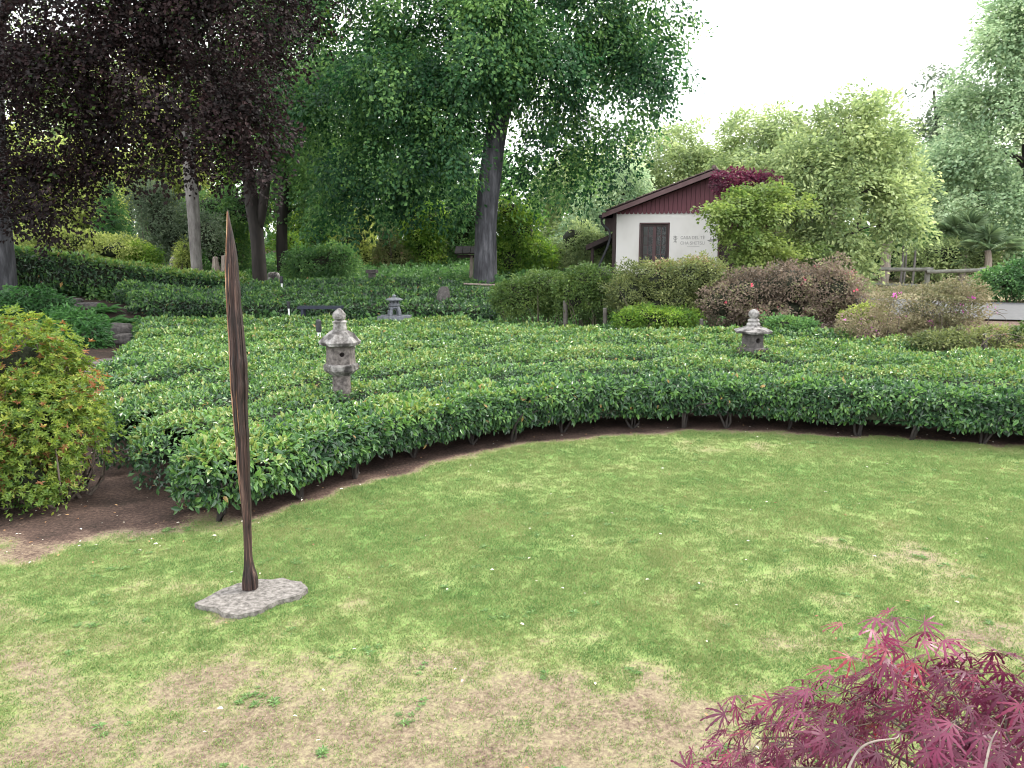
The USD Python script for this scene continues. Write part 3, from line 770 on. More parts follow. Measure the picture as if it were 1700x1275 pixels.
ordinal = ["front", "second", "third", "fourth", "fifth", "sixth", "seventh", "eighth", "ninth", "tenth", "eleventh", "twelfth"]
FRONT = np.array([on_ground(px, py, .2) for px, py in ((285, 858), (420, 833), (560, 782), (700, 742), (850, 713), (1000, 696), (1150, 691), (1300, 696), (1500, 711), (1700, 722), (1950, 745), (2200, 775))])
FRONT = spline(FRONT, 120)
fd = norm(np.gradient(FRONT, axis=0))
from scipy.ndimage import gaussian_filter1d
FRONT = gaussian_filter1d(FRONT, 3, axis=0, mode="nearest")
fd = norm(gaussian_filter1d(np.gradient(FRONT, axis=0), 8, axis=0, mode="nearest"))
fn = np.c_[-fd[:, 1], fd[:, 0]]                    # away from the lawn
for k in range(12):
    off = .50 + 1.27 * k
    path = FRONT + fn * off
    keep_ = np.r_[True, np.einsum("ij,ij->i", np.diff(path, axis=0), fd[1:]) > 0]
    path = path[keep_]
    if k:
        path = np.vstack([path[0] - fd[0] * np.array([[1.6], [.8]]), path])
    R = 7.92 + 1.27 * k
    inside = contains_xy(FIELD.buffer(.15), path[:, 0], path[:, 1])
    if k == 0:
        inside[:] = True
    path = path[inside]
    if len(path) < 4:
        continue
    path = gaussian_filter1d(path, 1.5, axis=0, mode="nearest")[::-1]
    if k == 0:
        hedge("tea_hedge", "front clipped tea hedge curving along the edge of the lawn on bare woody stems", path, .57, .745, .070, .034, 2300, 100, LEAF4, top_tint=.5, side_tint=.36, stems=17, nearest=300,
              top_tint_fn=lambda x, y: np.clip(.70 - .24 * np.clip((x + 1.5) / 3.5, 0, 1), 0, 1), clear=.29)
    else:
        near = R - 7.92 < 4
        if k == 1:
            lab = "second tea hedge row, right behind the front hedge and before the tall lantern"
        else:
            lab = f"{ordinal[k]} tea hedge row counted back from the lawn, clipped flat with bright young leaves"
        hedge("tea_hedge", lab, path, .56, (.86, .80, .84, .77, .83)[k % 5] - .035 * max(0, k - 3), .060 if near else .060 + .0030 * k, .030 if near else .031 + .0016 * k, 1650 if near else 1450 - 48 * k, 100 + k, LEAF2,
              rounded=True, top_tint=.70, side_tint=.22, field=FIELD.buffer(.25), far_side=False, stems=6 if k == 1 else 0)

# tea rows on the bank behind, and the taller hedge climbing to the left
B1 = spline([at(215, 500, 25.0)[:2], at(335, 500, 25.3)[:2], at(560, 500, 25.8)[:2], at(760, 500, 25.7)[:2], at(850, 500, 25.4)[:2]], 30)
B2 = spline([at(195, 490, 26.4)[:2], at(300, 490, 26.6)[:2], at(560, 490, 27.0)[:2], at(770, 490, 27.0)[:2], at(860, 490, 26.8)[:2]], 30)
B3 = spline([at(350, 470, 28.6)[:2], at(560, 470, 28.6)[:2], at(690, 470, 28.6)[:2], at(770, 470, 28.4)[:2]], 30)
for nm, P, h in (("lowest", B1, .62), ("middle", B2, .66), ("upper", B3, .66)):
    hedge("tea_hedge", f"{nm} of the three shaded tea rows on the bank behind the field", P[::-1], .85, h, .11, .05, 560, 300 + len(nm), LEAF2, top_tint=.44, side_tint=.25, far_side=False)  # low top tint puts the shade under the beech into the leaves
LH = spline([(-19.5, 24.2), (-16.6, 26.2), (-13.9, 27.6), (-11.4, 28.6), (-9.6, 28.6)], 40)
hedge("tall_tea_hedge", "taller dark green hedge climbing the left bank behind the grey trunk", LH[::-1], .8, lambda s: 1.05 + .65 * np.clip(s / 10.0 - .1, 0, 1), .14, .06, 560, 340, LEAF2, top_tint=.80, side_tint=.26, far_side=False)

# ------------------------------------------------------------------ stone lanterns
def stone_part(t, name, m, mat, size=.03, amp=.006, freq=9, seed=1, smooth=30):
    return put(t, name, worn(m, size, amp, freq, seed), mat, smooth=smooth)


def drilled(m, holes):
    for c, ax, r, l in holes:
        cyl = trimesh.creation.cylinder(r, l, sections=20)
        cyl.apply_transform(trimesh.geometry.align_vectors([0, 0, 1], ax))
        cyl.apply_translation(c)
        m = trimesh.boolean.difference([m, cyl], engine="manifold")
    return m


LT = at(568, 650, 11.05)
t = thing("stone_lantern", "tall weathered stone lantern on a round shaft in the near tea rows", "stone lantern", (LT[0], LT[1], 0))
h6 = math.radians(-102)
stone_part(t, "shaft", loft(24, [(0, .15), (.5, .132), (1.02, .122)]), "stone_warm", .05, .004, 8, 1, True)
stone_part(t, "platform", loft(6, [(.985, .15), (1.03, .215), (1.06, .245), (1.12, .25), (1.145, .235)], h6), "stone_grey", .042, .012, 9, 2)
fb = drilled(loft(6, [(1.135, .205), (1.41, .195)], h6), [((math.cos(h6 + math.pi / 6 * 1) * .17, math.sin(h6 + math.pi / 6) * .17, 1.29), (math.cos(h6 + math.pi / 6), math.sin(h6 + math.pi / 6), 0), .034, .26)])
stone_part(t, "fire_box", fb, "stone_warm", .042, .004, 10, 3)
stone_part(t, "roof", loft(6, [(1.395, .22), (1.415, .285), (1.455, .30), (1.50, .255), (1.56, .19), (1.60, .135), (1.62, .10)], h6), "stone_grey", .042, .022, 8, 4)
stone_part(t, "neck", loft(12, [(1.60, .095), (1.64, .10), (1.70, .085), (1.735, .105), (1.76, .06)]), "stone_grey", .042, .012, 10, 5, 40)
stone_part(t, "finial", loft(16, [(1.75, .05), (1.775, .085), (1.81, .098), (1.85, .088), (1.885, .055), (1.915, .02)]), "stone_grey", .025, .010, 12, 6, True)

LT = at(1248, 592, 14.75)
t = thing("stone_lantern", "low dark stone lantern with a ball top and wide brim among the right hand rows", "stone lantern", (LT[0], LT[1], .11))
h6 = math.radians(-100)
stone_part(t, "pillar", loft(16, [(0, .2), (.66, .17)]), "stone_dark", .06, .004, 8, 1, True)
stone_part(t, "platform", loft(6, [(.62, .24), (.68, .32), (.78, .33), (.80, .30)], h6), "stone_dark", .04, .006, 9, 2)
fa = h6 + math.pi / 6 - math.radians(5)
fb = drilled(loft(6, [(.79, .225), (1.06, .215)], h6 - math.radians(5)), [((math.cos(fa) * .19, math.sin(fa) * .19, .93), (math.cos(fa), math.sin(fa), 0), .05, .2)])
stone_part(t, "fire_box", fb, "stone_dark", .04, .004, 10, 3)
stone_part(t, "roof", loft(6, [(1.05, .24), (1.065, .365), (1.10, .385), (1.13, .30), (1.175, .16), (1.19, .13)], h6), "stone_grey", .05, .010, 8, 4)
stone_part(t, "neck", loft(12, [(1.19, .12), (1.225, .125), (1.26, .09), (1.285, .11), (1.31, .10), (1.33, .06)]), "stone_grey", .042, .012, 12, 5, 40)
stone_part(t, "finial", loft(16, [(1.32, .04), (1.34, .075), (1.385, .10), (1.44, .095), (1.48, .06), (1.495, .01)]), "stone_grey", .042, .006, 14, 6, True)

LT = at(655, 520, 24.1)
gz = float(T(LT[0], LT[1]))
t = thing("stone_lantern", "squat stone lantern with round cap on a slab at the foot of the bank", "stone lantern", (LT[0], LT[1], gz))
zz = at(655, 524, 24.1)[2] - gz
stone_part(t, "slab", box(-.48, .48, -.3, .3, 0, zz), "stone_blue", .08, .008, 7, 1)
legs = 4
for k in range(legs):
    p = math.pi / 4 + k * math.pi / 2 + .35
    c, s = math.cos(p), math.sin(p)
    put(t, "leg", tube([(c * .10, s * .10, zz + .26), (c * .16, s * .16, zz + .18), (c * .19, s * .19, zz - .01)], [.06, .05, .045], 8, 8), "stone_blue", smooth=True)
stone_part(t, "table", loft(8, [(zz + .20, .10), (zz + .24, .17), (zz + .27, .17), (zz + .28, .14)]), "stone_blue", .04, .004, 9, 2)
stone_part(t, "platform", loft(8, [(zz + .278, .12), (zz + .31, .185), (zz + .34, .185), (zz + .355, .15)]), "stone_blue", .04, .004, 9, 3)
fb = drilled(loft(6, [(zz + .35, .145), (zz + .47, .14)]), [((math.cos(a) * .12, math.sin(a) * .12, zz + .41), (math.cos(a), math.sin(a), 0), .035, .16) for a in (math.radians(-90), math.radians(-30), math.radians(-150))])
stone_part(t, "fire_box", fb, "stone_blue", .04, .003, 9, 4)
stone_part(t, "cap", loft(20, [(zz + .465, .15), (zz + .47, .26), (zz + .49, .265), (zz + .53, .18), (zz + .555, .06)]), "stone_blue", .04, .006, 9, 5, 35)
stone_part(t, "finial", loft(12, [(zz + .55, .03), (zz + .575, .06), (zz + .61, .06), (zz + .645, .015)]), "stone_blue", .03, .004, 9, 6, True)

# ------------------------------------------------------------------ carved wooden sculpture on its slab
SY = 6.07
prof = [(38, 137, 140), (60, 136.5, 144), (100, 136, 153), (160, 135, 165), (185, 134.5, 168), (210, 134, 170), (260, 135, 174), (350, 139, 181), (430, 144, 190), (500, 147, 196), (560, 150, 200), (620, 155, 198), (680, 160, 200), (730, 164, 203), (800, 168, 205), (860, 174, 206), (920, 180, 208), (1000, 185, 210), (1060, 188, 211), (1085, 188, 213), (1110, 186, 219), (1140, 184, 226), (1172, 183, 229)]
k = 1.769
rows = []
for cy, xl, xr in prof:
    a, b = at(300 + xl / k, 330 + cy / k, SY), at(300 + xr / k, 330 + cy / k, SY)
    rows.append((a[2], a[0], b[0]))
rows = np.array(rows[::-1])
rows[:, 0] = (rows[:, 0] - rows[0, 0]) * (rows[-1, 0] - .05) / (rows[-1, 0] - rows[0, 0]) + .05
zs = np.linspace(rows[0, 0], rows[-1, 0], 150)
xl, xr = np.interp(zs, rows[:, 0], rows[:, 1]), np.interp(zs, rows[:, 0], rows[:, 2])
nph = 90
ph = np.linspace(0, 2 * np.pi, nph, endpoint=False)
SB = np.array([(xl[0] + xr[0]) / 2, SY, 0])
V = []
for z, a, b in zip(zs, xl, xr):
    hw = (b - a) / 2 * (.94 + .16 * (float(meshkit.fbm(np.array([z * 9, 3.0, 1.0]), 3, 6)) - .5))
    dep = min(max(hw * .8, .012), .085)
    if z < .25:
        dep = hw * .9
    cs, sn = np.cos(ph), np.sin(ph)
    px = np.sign(cs) * np.abs(cs) ** .7 * hw
    py = np.sign(sn) * np.abs(sn) ** .7 * dep
    grv = meshkit.fbm(np.c_[ph * 4.2 + .8 * np.sin(z * 1.4), np.full(nph, z * .55), np.zeros(nph)], 3, 4) - .5
    grv = grv + .35 * (meshkit.fbm(np.c_[ph * 11 + 1.5 * np.sin(z * 1.4), np.full(nph, z * 1.1), np.ones(nph)], 2, 9) - .5)
    m = 1 + np.where(np.abs(cs) > .93, .06, .42) * grv * 1.7 * min(1, hw / .05)
    V.append(np.c_[(a + b) / 2 + px * np.where(np.abs(cs) > .93, 1, .96 + .04 * m), SY + py * m, np.full(nph, z)])
V = np.vstack(V) - SB
i, j = np.meshgrid(np.arange(149), np.arange(nph), indexing="ij")
a, b = i * nph + j, i * nph + (j + 1) % nph
Fs = np.concatenate([np.stack([a, b, b + nph], -1).reshape(-1, 3), np.stack([a, b + nph, a + nph], -1).reshape(-1, 3)])
V = np.vstack([V, V[:nph].mean(0), V[-nph:].mean(0) + [0, 0, .02]])
j = np.arange(nph)
Fs = np.vstack([Fs, np.stack([np.full(nph, len(V) - 2), (j + 1) % nph, j], 1), np.stack([np.full(nph, len(V) - 1), 149 * nph + j, 149 * nph + (j + 1) % nph], 1)])
sc = thing("wooden_sculpture", "tall slender carved wooden spindle of dark grooved wood standing upright on the lawn", "sculpture", SB)
put(sc, "blade", (V, Fs), "carved_wood", smooth=50)
gs = np.random.default_rng(77)
for q_ in range(16):                            # raised fibres split off along the grain
    z0 = gs.uniform(.35, zs[-1] - .7); z1 = min(z0 + gs.uniform(.35, 1.3), zs[-1] - .1)
    zz_ = np.linspace(z0, z1, 14); u0, u1 = gs.uniform(-.75, .75, 2) * [1, .25]
    fr = np.clip(u0 + u1 * .4 * np.linspace(-1, 1, 14) + .05 * np.sin(zz_ * 9 + q_), -.85, .85)
    ce = np.interp(zz_, zs, (xl + xr) / 2); hw_ = np.interp(zz_, zs, (xr - xl) / 2) * .94
    dep_ = np.clip(hw_ * .8, .012, .085)
    yy_ = SY - dep_ * np.sqrt(1 - np.abs(fr) ** 2.4) * .985
    r_ = gs.uniform(.003, .007)
    put(sc, "wood_fibre", tube(np.c_[ce + fr * hw_, yy_, zz_] - SB, [r_ * .2, r_, r_ * .8, r_, r_ * .15], 6, raw=True, rough=.3, seed=q_, freq=40), "sapwood" if q_ % 4 == 0 else "carved_wood", smooth=True)
sel = zs > .75
ed = np.c_[xl[sel] + .004, np.full(sel.sum(), SY - .016), zs[sel]] - SB
put(sc, "sapwood_edge", tube(ed[::3], [.002, .006, .009, .007, .009, .003], 6, raw=True), "sapwood", smooth=True)

sl = np.array([(-2.47, 5.80), (-2.40, 5.95), (-2.27, 6.17), (-2.10, 6.24), (-1.92, 6.28), (-1.75, 6.20), (-1.67, 6.07), (-1.70, 5.95), (-1.80, 5.87), (-1.93, 5.68), (-2.06, 5.60), (-2.25, 5.69)])
slo = np.array(Polygon(sl).buffer(.04).buffer(-.04).segmentize(.05).exterior.coords)[:-1]
slo = slo + (meshkit.fbm(np.c_[slo * 6, slo[:, :1] * 0], 3, 5)[:, None] - .5) * .10 * norm(slo - slo.mean(0))
slp = Polygon(slo)
m = trimesh.creation.extrude_polygon(slp, .09, engine="earcut")
m.apply_translation([-2.07, -5.93, -.083] if False else [2.07, -5.93, -.045])
t = thing("concrete_slab", "rough pale concrete slab let into the lawn under the wooden spindle", "slab", (-2.07, 5.93, 0))
put(t, "slab", worn(m, .06, .004, 14, 3), "concrete", smooth=40)

# ------------------------------------------------------------------ small garden pieces
gl = None
for px, py, y, lab, top in ((480, 525, 24.0, "white stake garden light with black head left of the dark bench", 500), (530, 562, 17.4, "garden light with dark green head poking out of the tea beside the tall lantern", 530), (468, 478, 27.6, "small white stake garden light farthest back, on the upper bank rows", 458)):
    c = at(px, py, y); g0 = float(T(c[0], y)); hgt = at(px, top, y)[2] - g0
    if gl is None:
        gl = thing("garden_light", lab, "garden light", (c[0], y, g0), group="stake lights in the tea")
        put(gl, "stake", tube([(0, 0, -.05), (0, 0, hgt - .22)], [.028, .028], 8, 3), "white_plastic", smooth=True)
        put(gl, "head", loft(12, [(hgt - .22, .04), (hgt - .2, .05), (hgt - .03, .05), (hgt, .02)]), "black_metal", smooth=30)
        h0 = hgt
    else:
        copy(gl, lab, (c[0], y, g0), 0, hgt / h0)

c = at(534, 508, 23.7); g0 = float(T(c[0], 23.7)); hz_ = c[2] - g0
t = thing("bench", "low dark blue metal bench behind the tall lantern at the edge of the tea field", "bench", (c[0], 23.7, g0))
put(t, "seat", box(-.68, .62, -.17, .17, hz_ - .08, hz_), "bench_paint")
for x in (-.55, .49):
    put(t, "leg", join([box(x - .04, x + .04, -.15, -.09, 0, hz_ - .05), box(x - .04, x + .04, .09, .15, 0, hz_ - .05), box(x - .04, x + .04, -.09, .09, .05, .1)]), "bench_paint")

c = at(366, 455, 30.5); g0 = float(T(c[0], 30.5))
t = thing("wooden_stump", "split upright pale wooden stump with two prongs behind the bank rows", "stump", (c[0], 30.5, g0))
zt = at(366, 424, 30.5)[2] - g0
put(t, "prong", worn(loft(9, [(0, .20), (zt * .7, .15), (zt * .94, .10), (zt * .97, .05)]).apply_translation([-.16, 0, 0]), .08, .03, 4, 2), "old_wood", smooth=40)
put(t, "prong", worn(loft(9, [(0, .18), (zt * .6, .16), (zt * .99, .11), (zt, .06)]).apply_translation([.17, .05, 0]), .08, .02, 4, 5), "old_wood", smooth=40)


def boulder(px, py, y, rx, ry, rz, name, label, mat, seed, sink=.3):
    c = at(px, py, y); g0 = float(T(c[0], y))
    m = trimesh.creation.icosphere(3)
    v = np.array(m.vertices)
    v = np.sign(v) * np.abs(v) ** .75
    v = v * (1 + .5 * (meshkit.fbm(v * 1.4 + seed, 3, seed) - .5))[:, None] * [rx, ry, rz]
    t = thing(name, label, "stone", (c[0], y, g0))
    put(t, "rock", (v + [0, 0, rz * (1 - 2 * sink)], np.array(m.faces)), mat, smooth=40)
    return t


boulder(293, 447, 31, .28, .28, .75, "standing_stone", "grey standing stone behind the left hedge near the thin pale trunk", "stone_grey", 3, .1)
boulder(455, 455, 31.5, .24, .22, .42, "pale_boulder", "pale rounded boulder behind the bank rows beside the forked dark trunk", "stone_grey", 8, .1)
boulder(736, 481, 26.0, .22, .2, .55, "grey_boulder", "small grey boulder in the bank rows left of the big trunk", "stone_dark", 5, .05)
boulder(199, 560, 21.6, .42, .35, .26, "step_stone", "flat grey step stone in the path between tea and left shrubs", "stone_dark", 11)
boulder(214, 573, 20.6, .40, .3, .2, "step_stone", "dark step stone just below the flat grey one on the path", "stone_dark", 12)
boulder(184, 604, 17.9, .42, .3, .10, "step_stone", "broad thin step stone lower on the path beside the tea edge", "stone_warm", 13)
boulder(170, 622, 16.6, .42, .3, .09, "step_stone", "lowest thin step stone of the path beside the tea edge", "stone_warm", 14)
boulder(112, 504, 24.6, .45, .3, .12, "kerb_stone", "long low kerb stone at the top of the path, left one", "stone_dark", 15)
boulder(150, 506, 24.4, .42, .3, .12, "kerb_stone", "long low kerb stone at the top of the path, right one", "stone_dark", 16)

# post, shelter and slatted rail by the big trunk
c = at(618, 470, 30.2); g0 = float(T(c[0], 30.2))
t = thing("stone_post", "grey stone post under the shaded shrubs behind the bank", "post", (c[0], 30.2, g0))
zt = at(618, 448, 30.2)[2] - g0
put(t, "shaft", worn(box(-.12, .12, -.12, .12, 0, zt - .12), .08, .01, 6), "stone_dark", smooth=30)
put(t, "cap", worn(box(-.2, .2, -.2, .2, zt - .118, zt), .08, .01, 6), "stone_dark", smooth=30)

c = at(783, 472, 31.6); g0 = float(T(c[0], 31.6))
t = thing("shelter", "small dark roofed shelter on a weathered post half hidden behind the big trunk", "shelter", (c[0], 31.6, g0))
zt = at(785, 416, 31.6)[2] - g0
put(t, "post", tube([(-.04, 0, 0), (.0, 0, zt * .5), (.02, 0, zt - .2)], [.09, .08, .075], 10, 12, rough=.15), "old_wood", smooth=True)
put(t, "post", tube([(.35, .7, 0), (.35, .7, zt - .2)], [.08, .075], 10, 4), "old_wood", smooth=True)
put(t, "beam", box(-.55, .5, -.06, .06, zt - .28, zt - .17), "dark_timber")
for kx in range(4):
    xx = -.62 + kx * .30
    for ky, (y0, z0, y1, z1) in enumerate(((-.55, zt - .14, .25, zt + .12), (.25, zt + .12, 1.05, zt - .14))):
        q = np.array([[xx, y0, z0], [xx + .28, y0, z0], [xx + .28, y1, z1], [xx, y1, z1]])
        up_ = np.array([0, 0, .05 + .01 * (kx % 2)])
        v = np.vstack([q, q + up_])
        put(t, "roof_board", trimesh.convex.convex_hull(v), "shelter_roof")

c0, c1 = at(772, 480, 27.9), at(822, 484, 27.9)
g0 = float(T((c0[0] + c1[0]) / 2, 27.9))
t = thing("bamboo_rail", "low slatted rail of grey bamboo canes in front of the big trunk", "fence", ((c0[0] + c1[0]) / 2, 27.9, g0))
w = (c1[0] - c0[0]) / 2 + .05
for k_ in range(4):
    zc = at(800, 472 + k_ * 5.2, 27.9)[2] - g0
    put(t, "cane", tube([(-w, 0, zc + .02), (w, 0, zc - .03)], [.035, .035], 7, 3), "old_wood", smooth=True)
for x in (-w + .1, w - .1):
    put(t, "post", tube([(x, .06, 0), (x, .06, at(800, 470, 27.9)[2] - g0)], [.04, .04], 7, 3), "dark_timber", smooth=True)

# rail fence by the road on the right
FP = [at(1433, 450, 31.5), at(1540, 450, 31.2), at(1631, 450, 30.8), at(1740, 450, 30.4)]
fz = [float(T(p[0], p[1])) for p in FP]
t = thing("rail_fence", "rustic fence of round mossy rails along the far side of the road", "fence", (FP[0][0], FP[0][1], fz[0]))
fb_ = np.array([FP[0][0], FP[0][1], fz[0]])
tops = [at(px, py, p[1])[2] for (px, py), p in zip(((1433, 440), (1540, 446), (1631, 446), (1740, 444)), FP)]
for p, z0, z1 in zip(FP, fz, tops):
    put(t, "post", tube([(p[0], p[1], z0 - .05), (p[0], p[1], z1 + .06)], [.11, .10], 10, 4), "mossy_wood", smooth=True, shift=fb_)
for i_ in range(3):
    a, b = FP[i_], FP[i_ + 1]
    if i_ != 1:
        put(t, "rail", tube([(a[0] - .1, a[1] - .12, tops[i_] - .12), ((a[0] + b[0]) / 2, a[1] - .13, (tops[i_] + tops[i_ + 1]) / 2 - .1), (b[0] + .15, b[1] - .12, tops[i_ + 1] - .03)], [.075, .08, .075], 9, 8), "mossy_wood", smooth=True, shift=fb_)
    else:
        put(t, "rail", tube([(a[0] - .1, a[1] - .13, tops[1] - .12), (b[0] + .1, b[1] - .13, tops[2] - .05)], [.075, .075], 9, 6), "mossy_wood", smooth=True, shift=fb_, label="broken rail")
    put(t, "rail", tube([(a[0] - .1, a[1] - .12, tops[i_] - .72), (b[0] + .1, b[1] - .12, tops[i_ + 1] - .66)], [.06, .06], 9, 6), "mossy_wood", smooth=True, shift=fb_)

# short posts among the azaleas
post0 = None
for px, py, y, top, lab in ((1632, 592, 15.6, 555, "short dark timber post beside the sparse azalea at the right of the tea"), (1004, 530, 20.6, 512, "short timber post below the olive azalea, left of the low green one"), (1313, 548, 18.6, 528, "short timber post below the faded azalea, right of the low lantern"), (938, 528, 21.4, 500, "short timber post under the dark green azalea beyond the tea"), (1164, 546, 19.4, 530, "short timber post between the low green azalea and the faded one")):
    c = at(px, py, y); g0 = float(T(c[0], y)); hgt = at(px, top, y)[2] - g0
    if post0 is None:
        post0 = thing("timber_post", lab, "post", (c[0], y, g0), group="timber posts along the azaleas")
        put(post0, "stake", tube([(0, 0, -.05), (.01, 0, hgt * .6), (0, 0, hgt)], [.055, .052, .05], 10, 10, rough=.08), "post_wood", smooth=True)
        put(post0, "top", loft(10, [(hgt - .005, .048), (hgt + .012, .036)]), "mossy_wood")
        ph0 = hgt
    else:
        copy(post0, lab, (c[0], y, g0), 40, hgt / ph0)

# bare twig beside the road
c = at(1640, 556, 17.8); g0 = float(T(c[0], 17.8))
t = thing("bare_twig", "bare crooked dead twig standing before the road at the right", "dead branch", (c[0], 17.8, g0))
P = lambda px, py: at(px, py, 17.8) - np.array([c[0], 17.8, g0])
put(t, "stem", tube([(0, 0, -.05), P(1640, 540), P(1645, 522), P(1660, 514), P(1672, 516)], [.02, .018, .014, .01, .005], 6, 20), "twig_bark", smooth=True)
put(t, "twig", join([tube([P(1645, 522), P(1656, 521), P(1671, 532)], [.012, .009, .004], 5, 10), tube([P(1655, 516), P(1663, 520), P(1673, 520)], [.008, .006, .003], 5, 10)]), "twig_bark", smooth=True)

# ------------------------------------------------------------------ trees
bl = blob_from
# the big green beech
bt = at(805, 478, 30.0); bt[2] = float(T(bt[0], bt[1])) - .1
trunk = [bt, at(806, 400, 30), at(812, 310, 30), at(826, 210, 30.2), at(842, 140, 30.4), at(862, 20, 30.4), at(878, -160, 30.4)]
bb = [bl(560, 60, 30, 110, 90), bl(680, 30, 29, 120, 90), bl(800, 60, 28.5, 110, 80), bl(930, 20, 30, 130, 80), bl(1050, 40, 30, 90, 80), bl(540, 190, 29, 80, 70), bl(640, 130, 27.5, 80, 55), bl(740, 150, 28, 90, 60), bl(560, 270, 28.5, 70, 55), bl(660, 260, 28, 80, 60), bl(745, 235, 27.5, 60, 70),
      bl(610, 330, 29, 65, 35), bl(710, 320, 29, 60, 35), bl(900, 130, 29.5, 70, 75), bl(960, 180, 30.5, 60, 90), bl(1040, 150, 30, 65, 80), bl(1085, 95, 29.5, 55, 75), bl(905, 240, 30, 50, 60), bl(960, 290, 30.5, 50, 50), bl(1010, 240, 30, 45, 60), bl(860, 300, 31.5, 45, 40), bl(700, -120, 30, 200, 110), bl(920, -130, 30, 220, 110), bl(500, -60, 31, 120, 100), bl(765, 90, 31.5, 120, 70), bl(600, 120, 32, 120, 80), bl(1000, 90, 32, 100, 60), bl(490, 120, 30, 50, 80), bl(700, 200, 31.5, 120, 60), bl(560, 360, 30, 50, 25), bl(830, 35, 27, 75, 60), bl(865, 105, 27.6, 45, 45), bl(790, 110, 27, 50, 45), bl(930, 90, 27.5, 60, 50)]
tree("beech_tree", "great green beech with smooth grey leaning trunk and hanging leafy boughs", trunk, [.46, .40, .40, .38, .30, .2, .1], bb, 118000, .145, .100, "beech_leaf", "grey_bark", 11, lift=.25, lr=.45, limb_blobs=bb[:4] + bb[21:24] + bb[13:15], droop=.95, spray=44, shell=.35, gap=.26, gfreq=.5, S=1.15, jitter=.34, twigs=3, clumpf=.7, clumpa=1.4, spraya=.75)
# copper beech over the left
ct = at(-6, 492, 24.7); ct[2] = float(T(ct[0], ct[1])) - .1
trunk = [ct, at(-10, 400, 24.6), at(-16, 300, 24.6), at(-20, 160, 24.6), at(-10, 0, 24.6), at(10, -150, 24.6)]
cb = [bl(40, 40, 22, 120, 70), bl(150, 30, 21, 110, 60), bl(260, 20, 21.5, 110, 60), bl(370, 10, 22, 110, 60), bl(440, 60, 23, 70, 50), bl(60, 130, 21, 110, 60), bl(180, 110, 21.5, 110, 60), bl(290, 120, 20.5, 100, 60), bl(395, 125, 21, 75, 55), bl(420, 190, 20.5, 55, 50), bl(330, 195, 20.5, 85, 50), bl(220, 190, 21.5, 85, 50), bl(90, 210, 21.5, 90, 50), bl(385, 255, 20.5, 65, 45), bl(300, 262, 21, 55, 35), bl(200, 255, 22, 60, 35), bl(30, 320, 21.5, 60, 55), bl(95, 345, 21, 55, 38), bl(60, 285, 22, 90, 30), bl(425, 290, 21, 40, 40), bl(140, -90, 22, 240, 70), bl(380, -80, 22, 150, 60), bl(-60, 150, 23, 100, 140), bl(500, 10, 24, 60, 35), bl(345, 60, 23.5, 120, 70), bl(110, 280, 23, 60, 30)]
tree("copper_beech", "dark purple leaved copper beech spreading over the upper left, trunk at the frame edge", trunk, [.60, .50, .46, .40, .32, .2], cb, 60000, .115, .082, "copper_leaf", "grey_bark", 12, lift=.1, lr=.5, limb_blobs=cb[:4] + cb[20:22], droop=.4, spray=32, shell=.2, gap=.30, S=.85, gfreq=.7, jitter=.35, twigs=2, spraya=.7)
# thin pale two stemmed trunk, forked dark trunk, dark trunk behind
pt = ground_at(326, 29.5); pt[2] -= .05
tree("young_beech", "thin pale grey trunk rising from the left end of the bank into dark leaves", [pt, at(325, 420, 29.5), at(320, 340, 29.6), at(314, 270, 29.7), at(310, 180, 29.8), at(305, 60, 30)], [.20, .19, .24, .22, .16, .1],
     [bl(300, 140, 30.5, 110, 70), bl(200, 90, 31, 110, 70), bl(380, 60, 31, 110, 80), bl(320, -20, 30, 140, 70)], 9000, .12, .08, "copper_leaf", "pale_bark", 13, droop=.4, spray=28, gap=.4, S=.9, twigs=2)
ft = ground_at(428, 32.0); ft[2] -= .05
tf_ = tree("forked_tree", "dark trunk forking into two stems right of the thin pale trunk", [ft, at(428, 410, 32), at(424, 370, 32), at(416, 320, 32), at(408, 240, 32), at(396, 120, 32.5)], [.30, .27, .28, .19, .14, .07],
           [bl(420, 200, 33, 90, 70), bl(470, 120, 33, 100, 80), bl(500, 240, 33.5, 60, 60), bl(380, 60, 33, 110, 80)], 18000, .15, .09, "mid_leaf", "dark_bark", 14, droop=.5, spray=14, gap=.35, S=.8)
put(tf_, "trunk", tube([at(428, 378, 32), at(436, 340, 32), at(441, 300, 32), at(446, 230, 32.2), at(455, 120, 32.4)], [.2, .18, .16, .12, .07], 14, 30, rough=.12), "dark_bark", smooth=True, shift=ft)
dt = ground_at(468, 36.0); dt[2] -= .05
tree("oak_tree", "slim dark trunk in the deep shade right of the forked one", [dt, at(468, 380, 36), at(472, 300, 36), at(476, 150, 36)], [.26, .24, .22, .14], [bl(480, 300, 37, 60, 60), bl(520, 200, 37, 90, 80), bl(450, 180, 38, 90, 80), bl(530, 330, 37, 50, 50)], 15000, .17, .1, "mid_leaf", "dark_bark", 15, droop=.5, spray=14, gap=.3, S=.9)

